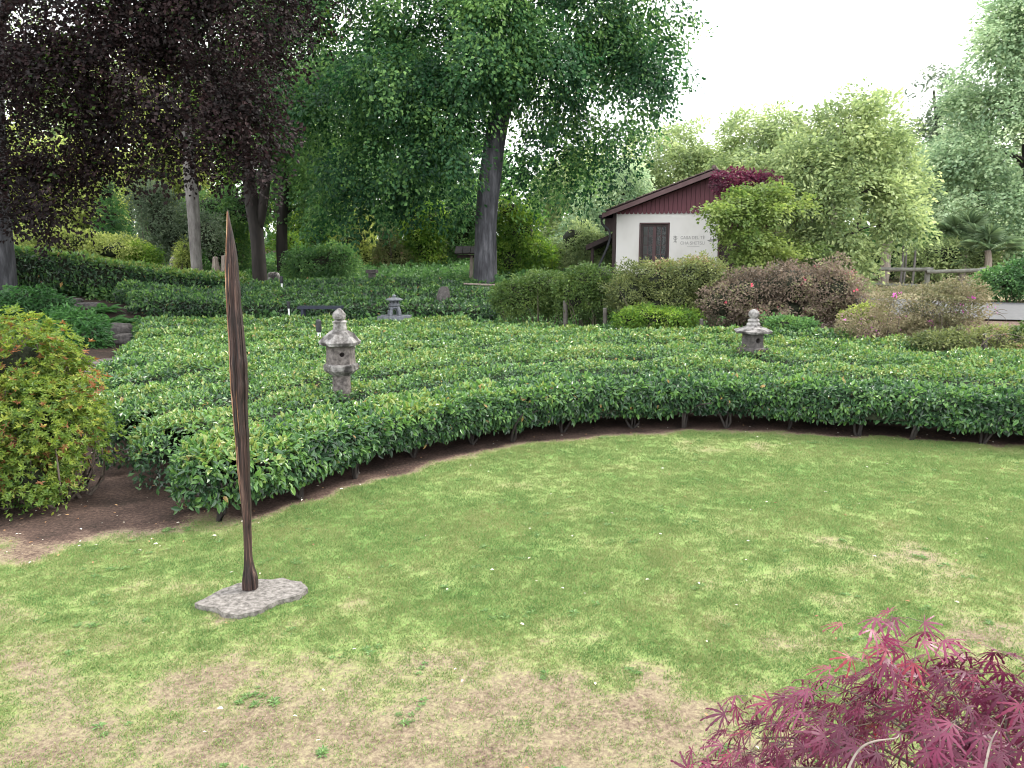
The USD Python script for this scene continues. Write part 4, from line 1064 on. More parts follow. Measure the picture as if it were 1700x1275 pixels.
# background trees: (label, px, base y px, distance, blobs, material, leaves)
bg = [
    ("tall_shrub", "feathery yellow green young tree far left behind the hedge", 120, 46, [(110, 340, 70, 60), (60, 300, 60, 50), (150, 290, 60, 50)], "yellow_leaf", 11000, .2),
    ("background_tree", "sunlit pale tree glimpsed through the copper beech at the far left", 60, 52, [(40, 200, 100, 90), (120, 130, 90, 70), (10, 80, 90, 70)], "pale_leaf", 11000, .26),
    ("background_tree", "sunlit yellow green tree glimpsed behind the copper beech above the fir", 220, 56, [(200, 230, 90, 80), (260, 170, 80, 70), (180, 130, 80, 60)], "yellow_leaf", 12000, .26),
    ("background_tree", "bright golden green tree low behind the copper beech, left of the fir", 130, 43, [(120, 290, 70, 60), (70, 330, 60, 60), (160, 330, 50, 50), (30, 260, 60, 60)], "yellow_leaf", 11000, .2),
    ("background_tree", "bright tree in full light between the fir and the thin pale trunk", 260, 47, [(250, 300, 60, 60), (300, 280, 50, 60), (280, 230, 60, 50)], "yellow_leaf", 10000, .2),
    ("background_tree", "light green tree behind the thin pale trunk", 340, 50, [(340, 270, 80, 70), (390, 230, 70, 60), (320, 350, 70, 50)], "bright_leaf", 12000, .22),
    ("background_tree", "tree with fresh green leaves between the forked trunk and the beech", 520, 48, [(510, 330, 60, 60), (540, 270, 60, 60), (500, 400, 50, 40), (560, 390, 45, 40)], "bright_leaf", 13000, .2),
    ("background_tree", "deep green tree behind the hanging boughs left of the big trunk", 670, 50, [(650, 330, 80, 60), (720, 300, 80, 60), (690, 240, 90, 60)], "mid_leaf", 13000, .22),
    ("background_tree", "light leaved tree behind the beech right of its trunk", 930, 48, [(940, 330, 60, 60), (990, 300, 60, 60), (950, 390, 60, 50)], "pale_leaf", 13000, .2),
    ("background_tree", "feathery pale tree left of the tea house gable", 985, 42, [(990, 380, 50, 50), (960, 420, 50, 40), (1010, 330, 50, 40), (1040, 300, 40, 30)], "veiled_leaf", 14000, .16),
    ("background_tree", "tall pale grey green tree behind the tea house ridge", 1110, 55, [(1100, 260, 70, 50), (1150, 240, 60, 35), (1060, 300, 50, 40), (1180, 270, 50, 30)], "pale_leaf", 15000, .2),
    ("background_tree", "pale tree right of the tea house ridge with a ragged top", 1260, 50, [(1250, 240, 60, 50), (1290, 215, 40, 35), (1230, 280, 50, 40)], "pale_leaf", 12000, .2),
    ("background_tree", "slender airy tree standing above the pale magnolia", 1560, 46, [(1550, 150, 30, 45), (1580, 210, 40, 40), (1535, 230, 30, 40), (1600, 160, 25, 30)], "dusty_leaf", 5500, .17),
    ("background_tree", "wide blue green tree at the back behind the palms", 1600, 44, [(1560, 330, 90, 60), (1640, 330, 90, 70), (1600, 270, 90, 60)], "veiled_leaf", 15000, .19),
    ("background_tree", "pale tree showing between magnolia and house", 1400, 44, [(1400, 280, 80, 70), (1340, 300, 60, 60), (1450, 250, 60, 60)], "pale_leaf", 13000, .19),
]
for q, (nm, lab, px, y, bs, mt, n_, L_) in enumerate(bg):
    b_ = [bl(a, b, y, c, d) for a, b, c, d in bs]
    g_ = ground_at(px, y); g_[2] -= .1
    top = max(b_, key=lambda z: z[2])
    tree(nm, lab, [g_, (g_ + top[:3]) / 2 + np.array([.2, 0, 0]), top[:3]], [.24, .17, .06], b_, n_, L_, L_ * .6, mt, "dark_bark", 40 + q, group=None, droop=.4, spray=26, gap=.34, gfreq=.6, lumpy=.5, jitter=.38, spraya=.75, S=L_ * 5.5, twigs=3)

# fir
g_ = ground_at(190, 38); g_[2] -= .1
topz = at(192, 285, 38)[2]
t = thing("fir_tree", "small dark green fir with layered branches behind the left hedge", "tree", g_)
put(t, "trunk", tube([g_, [g_[0], g_[1], topz]], [.14, .02], 10, 8), "dark_bark", smooth=True, shift=g_)
fbz = []
for k_ in range(9):
    z = g_[2] + .5 + (topz - g_[2] - .5) * k_ / 9
    R = 1.25 * (1 - k_ / 9.6)
    for m_ in range(7):
        p = m_ * 2 * np.pi / 7 + k_ * .7
        fbz.append([g_[0] + R * .55 * math.cos(p), g_[1] + R * .55 * math.sin(p), z, R * .5, R * .5, .16])
v, f, ti = crown(fbz, 16000, .12, .035, 71, droop=.35, spray=14, shell=.3, S=.4)
put(t, "crown", (v - g_, f), "fir_leaf", tint=ti, kind="stuff")

# shrubs at the back left and centre
sh = [
    ("yellow_shrub", "golden yellow shrub on top of the left hedge, nearest the grey trunk", 70, 31, [(70, 395, 55, 22), (120, 402, 40, 22)], "yellow_leaf", 7000, .1),
    ("yellow_shrub", "golden green rounded shrub midway along the left hedge", 190, 31.5, [(190, 415, 55, 25), (150, 405, 35, 22)], "yellow_leaf", 7000, .1),
    ("yellow_shrub", "golden green bushy shrub at the right end of the left hedge", 240, 31.5, [(235, 425, 30, 25)], "bright_leaf", 4000, .1),
    ("grey_shrub", "tall dusty grey green bush behind the left hedge by the thin trunk", 275, 34, [(270, 370, 45, 55), (250, 330, 30, 35), (300, 400, 40, 40), (340, 390, 35, 40)], "dusty_leaf", 12000, .12),
    ("conifer_shrub", "small yellow green upright shrub just left of the thin pale trunk", 308, 30.6, [(305, 440, 14, 30), (308, 415, 9, 18)], "yellow_leaf", 2600, .09),
    ("dark_shrub", "dark shrub mass behind the wooden spindle top", 380, 36, [(370, 420, 50, 50), (350, 350, 50, 40), (400, 350, 40, 40)], "mid_leaf", 9000, .14),
    ("conifer_shrub", "yellow green soft conifer right of the wooden spindle", 402, 38.5, [(402, 420, 24, 40), (404, 385, 16, 25)], "bright_leaf", 5000, .1),
    ("conifer_shrub", "pointed yellow green conifer under the slim dark trunk", 484, 38.5, [(484, 430, 20, 28), (484, 405, 10, 20)], "bright_leaf", 4000, .1),
    ("dark_shrub", "dark rounded bush under the boughs right of the pointed conifer", 530, 34, [(530, 440, 45, 30), (560, 430, 35, 30), (500, 440, 25, 28)], "mid_leaf", 9000, .12),
    ("bamboo_clump", "pale yellow green bamboo clump in the light behind the boughs", 590, 40.5, [(590, 400, 32, 50), (580, 365, 25, 35), (610, 430, 35, 30)], "yellow_leaf", 9000, .13),
    ("bamboo_clump", "bright green bamboo clump left of the roofed shelter", 705, 39.5, [(705, 410, 32, 50), (690, 380, 25, 40), (720, 370, 22, 40)], "bright_leaf", 9500, .13),
    ("brown_shrub", "olive brown feathery shrub between the two bamboo clumps", 650, 39, [(650, 430, 30, 35), (640, 400, 22, 30), (672, 440, 25, 28)], "azalea_olive_leaf", 7000, .11),
    ("camellia_bush", "tall glossy green bush left of the big trunk above the shelter", 765, 40.5, [(760, 390, 40, 40), (745, 360, 30, 30), (780, 360, 30, 40)], "mid_leaf", 9000, .13),
    ("camellia_bush", "large rounded glossy bush with sunlit right edge, right of the big trunk", 860, 33, [(862, 390, 50, 45), (880, 420, 40, 35), (850, 430, 45, 40), (845, 350, 30, 25)], "bright_leaf", 15000, .13),
    ("feathery_shrub", "soft light green shrub left of the tea house wall", 955, 34, [(955, 400, 42, 35), (985, 415, 38, 30), (925, 430, 30, 25)], "pale_leaf", 11000, .12),
]
for q, (nm, lab, px, y, bs, mt, n_, L_) in enumerate(sh):
    b_ = [bl(a, b, y, c, d) for a, b, c, d in bs]
    g_ = ground_at(px, y)
    shrub(nm, lab, g_, b_, n_, L_, L_ * .5, mt, 80 + q, stems=5, sr=.03, droop=.3, spray=10, S=L_ * 4, gap=.15, core=.5)

# azaleas and rhododendrons between the tea and the house
az = [
    ("azalea", "dark green azalea farthest left of the row, under the beech", 880, 22.5, [(870, 490, 48, 32), (905, 475, 45, 28), (845, 495, 30, 25), (925, 500, 30, 30)], "azalea_green_leaf", 15000, .075, .6),
    ("azalea", "rounded green azalea between the dark one and the olive one", 975, 21.8, [(975, 475, 42, 38), (955, 490, 40, 35), (1000, 465, 32, 30), (985, 510, 35, 22)], "azalea_green_leaf", 15000, .075, .6),
    ("azalea", "large olive green azalea with bronze tint below the tea house window", 1100, 20.8, [(1090, 470, 60, 42), (1140, 460, 55, 36), (1050, 485, 45, 38), (1110, 500, 70, 30), (1170, 455, 40, 28)], "azalea_olive_leaf", 26000, .072, .6),
    ("azalea", "big faded pinkish brown azalea behind the low lantern", 1300, 20.0, [(1240, 490, 60, 45), (1310, 475, 70, 45), (1370, 480, 60, 48), (1290, 515, 80, 30), (1200, 500, 40, 38), (1400, 510, 38, 38)], "azalea_faded_leaf", 30000, .07, .6),
    ("azalea", "low fresh green azalea in front of the olive one at the tea's edge", 1095, 19.9, [(1080, 525, 42, 18), (1120, 528, 42, 18), (1045, 530, 30, 14)], "bright_leaf", 9000, .07, .6),
    ("azalea", "sparse twiggy azalea with last pink flowers at the right", 1530, 17.6, [(1520, 505, 80, 35), (1580, 510, 60, 35), (1450, 535, 60, 22), (1560, 550, 75, 25), (1490, 550, 60, 22), (1600, 480, 40, 20)], "azalea_sparse_leaf", 15000, .062, None),
    ("azalea", "small dark green azalea at the right frame edge beside the dead twig", 1700, 16.2, [(1700, 560, 32, 18), (1740, 550, 40, 22)], "azalea_green_leaf", 5000, .07, .5),
    ("azalea", "low olive azalea right of the timber post at the tea's right end", 1590, 15.9, [(1560, 565, 50, 12), (1600, 560, 40, 14), (1665, 575, 40, 10), (1650, 552, 24, 9), (1690, 562, 26, 8)], "azalea_olive_leaf", 5000, .07, None),
    ("azalea", "small yellow green azalea between the faded and the sparse one", 1430, 18.9, [(1425, 525, 25, 14), (1450, 515, 20, 12)], "yellow_leaf", 3000, .07, .5),
    ("azalea", "small dark leafy shrub at the foot of the faded azalea right of the lantern", 1310, 18.4, [(1300, 540, 28, 14), (1330, 543, 25, 12)], "mid_leaf", 3500, .08, .5),
]
for q, (nm, lab, px, y, bs, mt, n_, L_, core) in enumerate(az):
    b_ = [bl(a, b, y, c, d) for a, b, c, d in bs]
    g_ = ground_at(px, y)
    shrub(nm, lab, g_, b_, n_, L_, L_ * .48, mt, 120 + q, stems=26 if core is None else 9, sr=.018, bark="twig_bark", droop=.0, spray=9, S=.22, gap=.30 if core is None else .12, gfreq=2.2, core=core, up=.8, lumpy=.55, jitter=.6)

LOOK_B = [("magenta_blossom", (.55, .12, .45)), ("coral_blossom", (.55, .10, .14))]
for nm_, c_ in LOOK_B:
    leaf_mat(nm_, [(0, c_), (1, tuple(min(1, 1.3 * q) for q in c_))], rough=.6, trans=.4)


def blossom(path, spots, y, mat, n_, seed):
    t_ = stage.GetPrimAtPath(path)
    b0 = np.array(UsdGeom.Xformable(t_).GetOrderedXformOps()[0].Get())
    for q_, (px, py, rx, ry) in enumerate(spots):
        v, f, ti = crown([bl(px, py, y, rx, ry)], n_, .05, .04, seed + q_, spray=6, S=.08, shell=.3)
        put(t_, "blossom", (v - b0, f), mat, tint=ti, kind="stuff")


blossom("/World/azalea_005", ((1606, 490, 14, 6), (1592, 510, 7, 8), (1490, 488, 6, 4), (1545, 535, 5, 3)), 17.4, "magenta_blossom", 26, 500)
blossom("/World/azalea_003", ((1252, 470, 4, 3), (1205, 502, 4, 3), (1420, 480, 5, 3)), 19.3, "coral_blossom", 9, 520)

# maple, magnolia, purple maple and the right hand trees
g_ = ground_at(1235, 24.5); g_[2] -= .05
mb = [bl(1232, 335, 24, 45, 9), bl(1265, 318, 24.3, 40, 10), bl(1222, 362, 23.6, 34, 7), bl(1275, 350, 24, 45, 9), bl(1238, 392, 23.6, 40, 7), bl(1275, 420, 23.8, 50, 9), bl(1310, 340, 24.5, 40, 10), bl(1300, 385, 24.5, 40, 10), bl(1232, 428, 23.8, 26, 6), bl(1300, 410, 25, 50, 10), bl(1195, 350, 23.4, 26, 4)]
tree("japanese_maple", "green layered maple in front of the tea house wall", [g_, at(1245, 440, 24.5), at(1240, 390, 24.5), at(1250, 330, 24.5)], [.12, .1, .08, .03], mb, 13000, .10, .075, "japanese_maple_leaf", "twig_bark", 160, droop=.12, spray=24, S=.55, jitter=.32, up=1.6, gap=.36, lumpy=.45, twigs=5, tintbias=.05)
g_ = ground_at(1390, 26.5); g_[2] -= .05
mg = [bl(1330, 280, 26, 50, 45), bl(1400, 220, 26.5, 55, 50), bl(1455, 230, 26.5, 45, 60), bl(1360, 340, 26, 70, 45), bl(1440, 320, 26, 65, 45), bl(1300, 330, 26.5, 50, 40), bl(1490, 300, 26.8, 40, 45), bl(1410, 390, 26, 65, 35), bl(1340, 400, 26, 50, 30), bl(1480, 370, 26, 45, 30), bl(1270, 280, 27.5, 45, 45), bl(1400, 165, 27, 22, 25), bl(1445, 170, 27, 20, 25), bl(1310, 205, 27.5, 22, 30), bl(1380, 435, 26.5, 70, 25)]
tree("magnolia_tree", "light green magnolia with thin dark branches right of the tea house", [g_, at(1375, 430, 26.5), at(1370, 330, 26.5), at(1400, 230, 26.5)], [.16, .12, .09, .03], mg, 27000, .15, .085, "pale_leaf", "dark_bark", 161, droop=.25, spray=24, S=.85, gap=.36, gfreq=.8, twigs=9, lumpy=.55, shell=.4, jitter=.38, spraya=.8)
g_ = ground_at(1265, 29.0); g_[2] -= .05
pm = [bl(1222, 300, 25.4, 34, 18), bl(1258, 312, 25.4, 36, 24), bl(1310, 330, 29, 35, 25), bl(1260, 350, 29, 45, 30), bl(1300, 375, 29, 35, 30)]
tree("purple_maple", "deep purple maple reaching over the tea house roof corner", [g_, at(1275, 420, 29), at(1270, 320, 29)], [.12, .1, .04], pm, 13000, .10, .07, "purple_leaf", "dark_bark", 162, droop=.2, spray=12, S=.4, gap=.1)
g_ = ground_at(1720, 35.5); g_[2] -= .05
rb = [bl(1680, 60, 35.5, 50, 40), bl(1650, 130, 36.0, 60, 40), bl(1690, 170, 35.0, 60, 45), bl(1620, 170, 36.5, 50, 30), bl(1640, 250, 35.5, 90, 45), bl(1700, 270, 35.0, 70, 50), bl(1590, 270, 36.0, 55, 35), bl(1650, 330, 35.0, 80, 40), bl(1690, 380, 34.5, 60, 45), bl(1720, 10, 35.5, 60, 50), bl(1740, 130, 35.5, 60, 90), bl(1680, 30, 36.5, 40, 30), bl(1560, 320, 36.5, 35, 25), bl(1690, 440, 34.0, 40, 25)]
tree("maple_tree", "large green tree with layered boughs along the right frame edge", [g_, at(1715, 380, 35.5), at(1705, 200, 35.5), at(1710, 40, 35.5), at(1712, -100, 35.5)], [.3, .26, .22, .14, .06], rb, 40000, .17, .115, "veiled_leaf", "dark_bark", 163, droop=.25, spray=34, S=1.2, gap=.42, gfreq=.6, up=1.4, lumpy=.5, shell=.4, jitter=.35, spraya=.8)
g_ = ground_at(1680, 27.0)
shrub("green_shrub", "bright green low shrub covering the right end of the rail fence", g_, [bl(1670, 465, 26.5, 45, 22), bl(1720, 455, 26.5, 50, 30)], 8000, .11, .065, "mid_leaf", 164, stems=5, droop=.2, spray=10, S=.4, core=.5)
g_ = ground_at(1550, 34)
shrub("green_shrub", "light green undergrowth shrub behind the broken part of the rail fence", g_, [bl(1560, 425, 34, 60, 28), bl(1530, 440, 34, 40, 20), bl(1620, 430, 34, 40, 25)], 9000, .13, .07, "pale_leaf", 165, stems=5, droop=.2, spray=10, S=.5, core=.5)
g_ = ground_at(1470, 35)
shrub("dark_shrub", "deep dark undergrowth behind the shaggy trunk and the rail fence", g_, [bl(1470, 420, 36, 60, 30), bl(1420, 430, 36, 40, 30), bl(1500, 400, 37, 50, 30)], 8000, .14, .08, "fir_leaf", 166, stems=6, droop=.2, spray=10, S=.5, core=.55)


def fan_palm(name, label, base, trunk_top, r, nf, size, seed, droop=.4):
    g = np.random.default_rng(seed)
    base = np.asarray(base, float); top = np.asarray(trunk_top, float)
    t = thing(name, label, "palm", base)
    put(t, "trunk", tube([base, (base + top) / 2 + [.05, 0, 0], top], [r, r * 1.05, r * .8], 12, 20, rough=.3, seed=seed, freq=9), "old_wood", smooth=True, shift=base)
    for k_ in range(nf):
        az_ = k_ * 2.4 + g.uniform(-.2, .2); el = g.uniform(-.35, 1.2)
        d = np.array([math.cos(az_) * math.cos(el), math.sin(az_) * math.cos(el), math.sin(el)])
        hub = top + d * size * .75 + [0, 0, -.1 * size * (1 - math.sin(el))]
        stalk = tube([top, (top + hub) / 2 + [0, 0, .06], hub], [.018, .014, .01], 4, 5)
        side = norm(np.cross(d, [0, 0, 1.0])); nn = np.cross(side, d)
        ph = np.linspace(-1.9, 1.9, 22)
        ax = np.cos(ph)[:, None] * d + np.sin(ph)[:, None] * side + nn * .15 + np.array([0, 0, -.25])
        v, f, ti = leaves(np.repeat(hub[None], 22, 0), ax, np.repeat(nn[None], 22, 0) + g.normal(size=(22, 3)) * .3, size * .62 * (1 - .2 * np.abs(ph) / 1.9), size * .055, g.random(22), LEAF4)
        put(t, "frond", join([(v, f), stalk]), "palm_leaf", tint=np.r_[ti, np.full(len(stalk[0]), .3)], shift=base)
    return t


fan_palm("fan_palm", "fan palm with shaggy trunk behind the rail fence, right of the magnolia", ground_at(1472, 32.4), at(1476, 345, 32.4), .19, 16, 1.25, 201)
fan_palm("fan_palm", "fan palm with bright raised fronds above the rail fence near the right", ground_at(1600, 33.5), at(1600, 405, 33.5), .16, 15, 1.2, 202)
fan_palm("fan_palm", "low fan palm hanging over the fence rail at the right", ground_at(1645, 32.6), at(1640, 415, 32.6), .15, 13, 1.1, 203)
fan_palm("fan_palm", "fan palm glimpsed through the magnolia leaves", ground_at(1385, 31), at(1385, 330, 31), .17, 13, 1.1, 204)
for q, (px, lab) in enumerate(((1500, "pale thin bare sapling stem right of the shaggy palm trunk"), (1505, "second pale sapling stem, close beside the first"), (1520, "pale sapling stem standing alone farther right behind the rail"))):
    g_ = ground_at(px, 33.2)
    t = thing("sapling", lab, "sapling", g_)
    put(t, "stem", tube([(0, 0, -.05), (.04, 0, 1.0), (.0, .05, 2.0)], [.05, .045, .03], 6, 8), "pale_bark", smooth=True)
    v, f, ti = crown([[0, 0, 2.3, .5, .5, .4]], 900, .13, .07, 210 + q, spray=9, S=.4)
    put(t, "crown", (v, f), "mid_leaf", tint=ti, kind="stuff")

# far woods behind everything
g = np.random.default_rng(5)
fw = []
for k_ in range(60):
    a_ = np.radians(-62 + 124 * k_ / 59)
    for y_ in (66, 82):
        rr_ = y_ * (1 + g.uniform(-.05, .05))
        hh = g.uniform(6, 9.5) * (1.25 if a_ < .1 else .85)
        fw.append([rr_ * math.sin(a_), rr_ * math.cos(a_), hh * .5 + 2, 4.2, 3.2, hh * .55])
v, f, ti = crown(fw, 30000, .75, .5, 77, droop=.3, spray=12, shell=.5, S=2.2, gap=.1)
p_ = structure("far_woods", (v, f), "mid_leaf", tint=ti, label="distant woodland closing the view behind the garden", kind="stuff", category="woods")

# ------------------------------------------------------------------ left azalea, ferns, groundcover
g_ = np.array([-4.95, 8.6, float(T(-4.95, 8.6))])
lb = [[-5.37, 8.6, 1.50, .58, .60, .60], [-5.15, 8.15, .35, .50, .40, .34], [-5.02, 8.6, .75, .50, .5, .55], [-5.8, 8.7, 1.35, .9, .75, .75], [-5.2, 8.35, .95, .62, .55, .50], [-5.3, 8.2, .52, .56, .5, .42], [-5.08, 8.7, 1.25, .46, .45, .40], [-6.6, 8.4, 1.1, .9, .8, .85], [-5.8, 8.0, .7, .8, .6, .6]]
t = shrub("azalea", "yellow green azalea with rusty spent flowers in the left foreground beside the path", g_, lb, 9000, .05, .02, "azalea_left_leaf", 221, stems=9, sr=.02, core=.36)
# whorls of leaves
g = np.random.default_rng(222)
b = np.array(lb); w = b[:, 3] * b[:, 5]; w /= w.sum()
K = 11500
i_ = g.choice(len(b), K, p=w); d = norm(g.normal(size=(K, 3)))
NPAD = 640
ip = g.choice(len(b), NPAD, p=w); dp = norm(g.normal(size=(NPAD, 3)))
lump = .86 + .42 * (meshkit.fbm(dp * 2.2 + ip[:, None] * 3.1, 3, 9) - .2)
cp_ = b[ip, :3] + dp * b[ip, 3:6] * (lump * g.uniform(.72, 1.06, NPAD))[:, None]
tl_ = norm(dp * np.array([.8, .8, .3]) + np.array([0, 0, 1.0]))
m_ = g.integers(0, NPAD, K)
off_ = g.normal(size=(K, 3)) * .095
off_ -= tl_[m_] * (np.einsum("ij,ij->i", off_, tl_[m_]) * .72)[:, None]
c = cp_[m_] + off_
d = dp[m_]
ok_ = c[:, 2] > .12
c, d = c[ok_], d[ok_]; K = len(c)
nn = norm(d * .7 + np.array([0, 0, .8]) + g.normal(size=(K, 3)) * .3)
M = 6
s1 = norm(np.cross(nn, g.normal(size=(K, 3)))); s2 = np.cross(nn, s1)
phs = np.arange(M) * 2 * np.pi / M + g.random((K, 1)) * 6
ax = np.cos(phs)[..., None] * s1[:, None] + np.sin(phs)[..., None] * s2[:, None] + nn[:, None] * g.uniform(.0, 1.3, (K, M))[..., None]
rust = meshkit.fbm(c * 2.4, 3, 14)
tk = np.where(g.random(K) < np.clip((rust - .50) * 3.2, 0.03, .7), g.uniform(.86, 1, K), np.clip(.12 + .62 * meshkit.fbm(c * 1.5, 2, 4) + g.normal(size=K) * .16, 0, .82))
v, f, ti = leaves(np.repeat(c, M, 0), ax.reshape(-1, 3), np.repeat(nn, M, 0) + g.normal(size=(K * M, 3)) * .3, g.uniform(.036, .064, K * M), .0195, np.clip(np.repeat(tk, M) + g.normal(size=K * M) * .04, 0, 1), LEAF2)
put(t, "leaf_whorls", (v - g_, f), "azalea_left_leaf", tint=ti, kind="stuff")

fern = None
for px, py, y, sc_, lab in ((62, 478, 24.2, 1.0, "arching green fern at the foot of the grey left trunk"), (178, 537, 22.6, .9, "fern beside the path above the grey step stones"), (205, 542, 22.9, .62, "small fern between the path and the tea, right of the larger one"), (100, 492, 24.4, .7, "small fern right of the fern under the left trunk"), (172, 505, 24.0, .8, "fern in the gap above the step stones, right of the kerb stones"), (228, 525, 23.4, .6, "tiny fern at the far left corner of the tea field")):
    c = at(px, py, y); g0 = float(T(c[0], y))
    if fern is None:
        fern = thing("fern", lab, "fern", (c[0], y, g0), group="ferns along the left path")
        g = np.random.default_rng(230)
        for k_ in range(15):
            a_ = k_ * 2.4; el = g.uniform(.5, 1.2); Lf = g.uniform(.75, 1.05)
            dirh = np.array([math.cos(a_), math.sin(a_), 0])
            u = np.linspace(0, 1, 18)
            sp_ = dirh * (u * Lf * math.cos(el * .8))[:, None] + np.array([0, 0, 1.0]) * (Lf * (u * math.sin(el) - .55 * u ** 2))[:, None]
            sd = np.cross(dirh, [0, 0, 1.0])
            pos = np.repeat(sp_[2:], 2, 0); sg = np.tile([1, -1], 16)
            ln_ = (.20 * np.sin(np.pi * (.12 + .88 * u[2:])) + .02).repeat(2)
            v, f, ti = leaves(pos, sd[None] * sg[:, None] + dirh * .35 + np.array([0, 0, -.1]), np.tile([0, 0, 1.0], (32, 1)), ln_, .05, g.random(32) * .6 + .2)
            rib = tube(sp_, [.008, .003], 4, raw=True)
            put(fern, "frond", join([(v, f), rib]), "fern_leaf", tint=np.r_[ti, np.full(len(rib[0]), .2)])
    else:
        copy(fern, lab, (c[0], y, g0), 70 * sc_, sc_)
g_ = ground_at(135, 20.5)
shrub("leafy_shrub", "low dark leafy shrub between the left azalea and the path stones", g_, [bl(125, 545, 20.3, 45, 32), bl(150, 560, 19.8, 25, 25), bl(95, 540, 20.6, 35, 28)], 8500, .13, .05, "fir_leaf", 240, stems=5, droop=.6, spray=8, S=.3, core=.6)
g_ = ground_at(60, 22)
shrub("leafy_shrub", "dark shrub in shade under the left trunk behind the azalea", g_, [bl(40, 500, 22, 50, 22), bl(85, 505, 22, 30, 15)], 5000, .12, .05, "fir_leaf", 241, stems=5, droop=.4, spray=8, S=.3, core=.6)

# ------------------------------------------------------------------ red laceleaf maple in the right foreground
MB = np.array([1.55, 2.25, 0.0])
mp = thing("laceleaf_maple", "dark red laceleaf maple with finely cut drooping leaves in the right foreground", "maple", MB)
g = np.random.default_rng(300)
MC, MR = np.array([1.475, 2.08, .985]), np.array([1.0, .74, .60])


def lace_leaf():
    """One cut leaf of seven toothed lobes fanning from the stalk; x = along the leaf, z up."""
    vs, fs = [], []
    for a_, l_ in zip(np.radians([-105, -66, -32, 0, 32, 66, 105]), (.42, .72, .92, 1.0, .92, .72, .42)):
        d_ = np.array([math.cos(a_), math.sin(a_)]); s_ = np.array([-d_[1], d_[0]])
        n_ = 4
        o = len(vs)
        for k_ in range(n_ + 1):
            u = k_ / n_
            w_ = .046 * math.sin(math.pi * min(1, .12 + .88 * u) ** .8) * l_ if k_ < n_ else 0
            drop = -.42 * (u * l_) ** 2
            c_ = d_ * u * l_
            for sg in (-1, 1):
                q = c_ + s_ * sg * w_
                vs.append([q[0], q[1], drop + .02 * (1 - abs(sg))])
        for k_ in range(n_):
            a0 = o + 2 * k_
            fs += [[a0, a0 + 1, a0 + 3], [a0, a0 + 3, a0 + 2]]
            if 0 < k_ < n_ - 0:                   # teeth
                for sg in (0, 1):
                    u = (k_ + .75) / n_
                    c_ = d_ * min(u, 1) * l_; s2 = s_ * (1 if sg else -1)
                    q = c_ + s2 * .088 * l_ * (1 - .4 * u)
                    vs.append([q[0], q[1], -.42 * (u * l_) ** 2 - .01])
                    fs.append([a0 + sg, a0 + 2 + sg, len(vs) - 1] if not sg else [a0 + sg, len(vs) - 1, a0 + 2 + sg])
    return np.array(vs), np.array(fs)


LV, LF = lace_leaf()
LACE = (LV, LF)
N = 2500
d = norm(g.normal(size=(N * 3, 3)))
d = d[d[:, 2] > -.15][:N]
N = len(d)
tier = np.floor(g.random(N) * 3)
lump = .93 + .30 * (meshkit.fbm(d * 2.6, 3, 31) - .45)
pos = MC + d * MR * (lump * (1 - .13 * tier + .04 * g.normal(size=N)))[:, None]
hol = meshkit.fbm(pos * 4.5, 2, 33) > .30
pos, d = pos[hol], d[hol]; N = len(pos)
rad = norm(d * np.array([1, 1, .0]) + 1e-3)
ax = rad * .8 + np.array([0, 0, -.45]) + g.normal(size=(N, 3)) * .35
ln = d * .6 + np.array([0, 0, .8]) + g.normal(size=(N, 3)) * .3
size = g.uniform(.054, .090, N)
tnt = np.clip(.12 + .70 * g.random(N) * meshkit.fbm(pos * 3, 2, 8) * 1.6, 0, 1)
# a shoot standing above the dome
sp_ = np.array([1.08, 2.12, 1.58]) + np.c_[g.normal(size=26) * .07, g.normal(size=26) * .05, np.linspace(0, .16, 26)]
pos = np.vstack([pos, sp_]); ax = np.vstack([ax, g.normal(size=(26, 3)) * [1, 1, .2] + [0, 0, -.2]]); ln = np.vstack([ln, g.normal(size=(26, 3)) * .3 + [0, 0, 1]])
size = np.r_[size, g.uniform(.06, .085, 26)]; tnt = np.r_[tnt, g.uniform(.5, 1, 26)]; N = len(pos)
r_ = pos - np.array([0, 0, EYE])
fwd = np.array([0, math.cos(PITCH), -math.sin(PITCH)]); upv = np.array([0, math.sin(PITCH), math.cos(PITCH)])
q1, q2 = r_[:, 0] / (r_ @ fwd), (r_ @ upv) / (r_ @ fwd)
inview = (np.abs(q1) < .66) & (np.abs(q2) < .50)
score = np.linalg.norm(r_, axis=1) + 10 * ~inview
near = np.zeros(N, bool); near[np.argsort(score)[:300]] = True
rl = g.normal(size=(N,)) * 0
v, f, ti = leaves(pos[~near] - MB, ax[~near], ln[~near], size[~near], size[~near], tnt[~near], LACE)
put(mp, "foliage", (v, f), "red_maple_leaf", tint=ti, kind="stuff")
for k_ in np.nonzero(near)[0]:
    v, f, ti = leaves(pos[k_:k_ + 1] - MB, ax[k_:k_ + 1], ln[k_:k_ + 1], size[k_:k_ + 1], size[k_:k_ + 1], tnt[k_:k_ + 1], LACE)
    put(mp, "leaf", (v, f), "red_maple_leaf", tint=ti)
put(mp, "trunk", tube([MB + [0, 0, -.05], MB + [-.03, 0, .4], MB + [.04, -.03, .8], MC + [0, 0, .05]], [.06, .05, .045, .035], 10, 20, rough=.12), "twig_bark", smooth=True, shift=MB)
parts = []
for k_ in range(46):
    dd = norm(g.normal(size=3)); dd[2] = abs(dd[2]) * .8 + .05
    e = MC + dd * MR * g.uniform(.8, .97)
    m_ = MC + (e - MC) * .5 + [0, 0, .12]
    put(mp, "branch", tube([MC + g.normal(size=3) * .03, m_, e], [.010, .006, .002], 5, 9), "twig_bark", smooth=True, shift=MB)
for k_ in np.nonzero(near)[0][::2]:
    parts.append(tube([pos[k_], pos[k_] - norm(ax[k_][None])[0] * .05 + [0, 0, -.01]], [.0012, .0012], 4, 3))
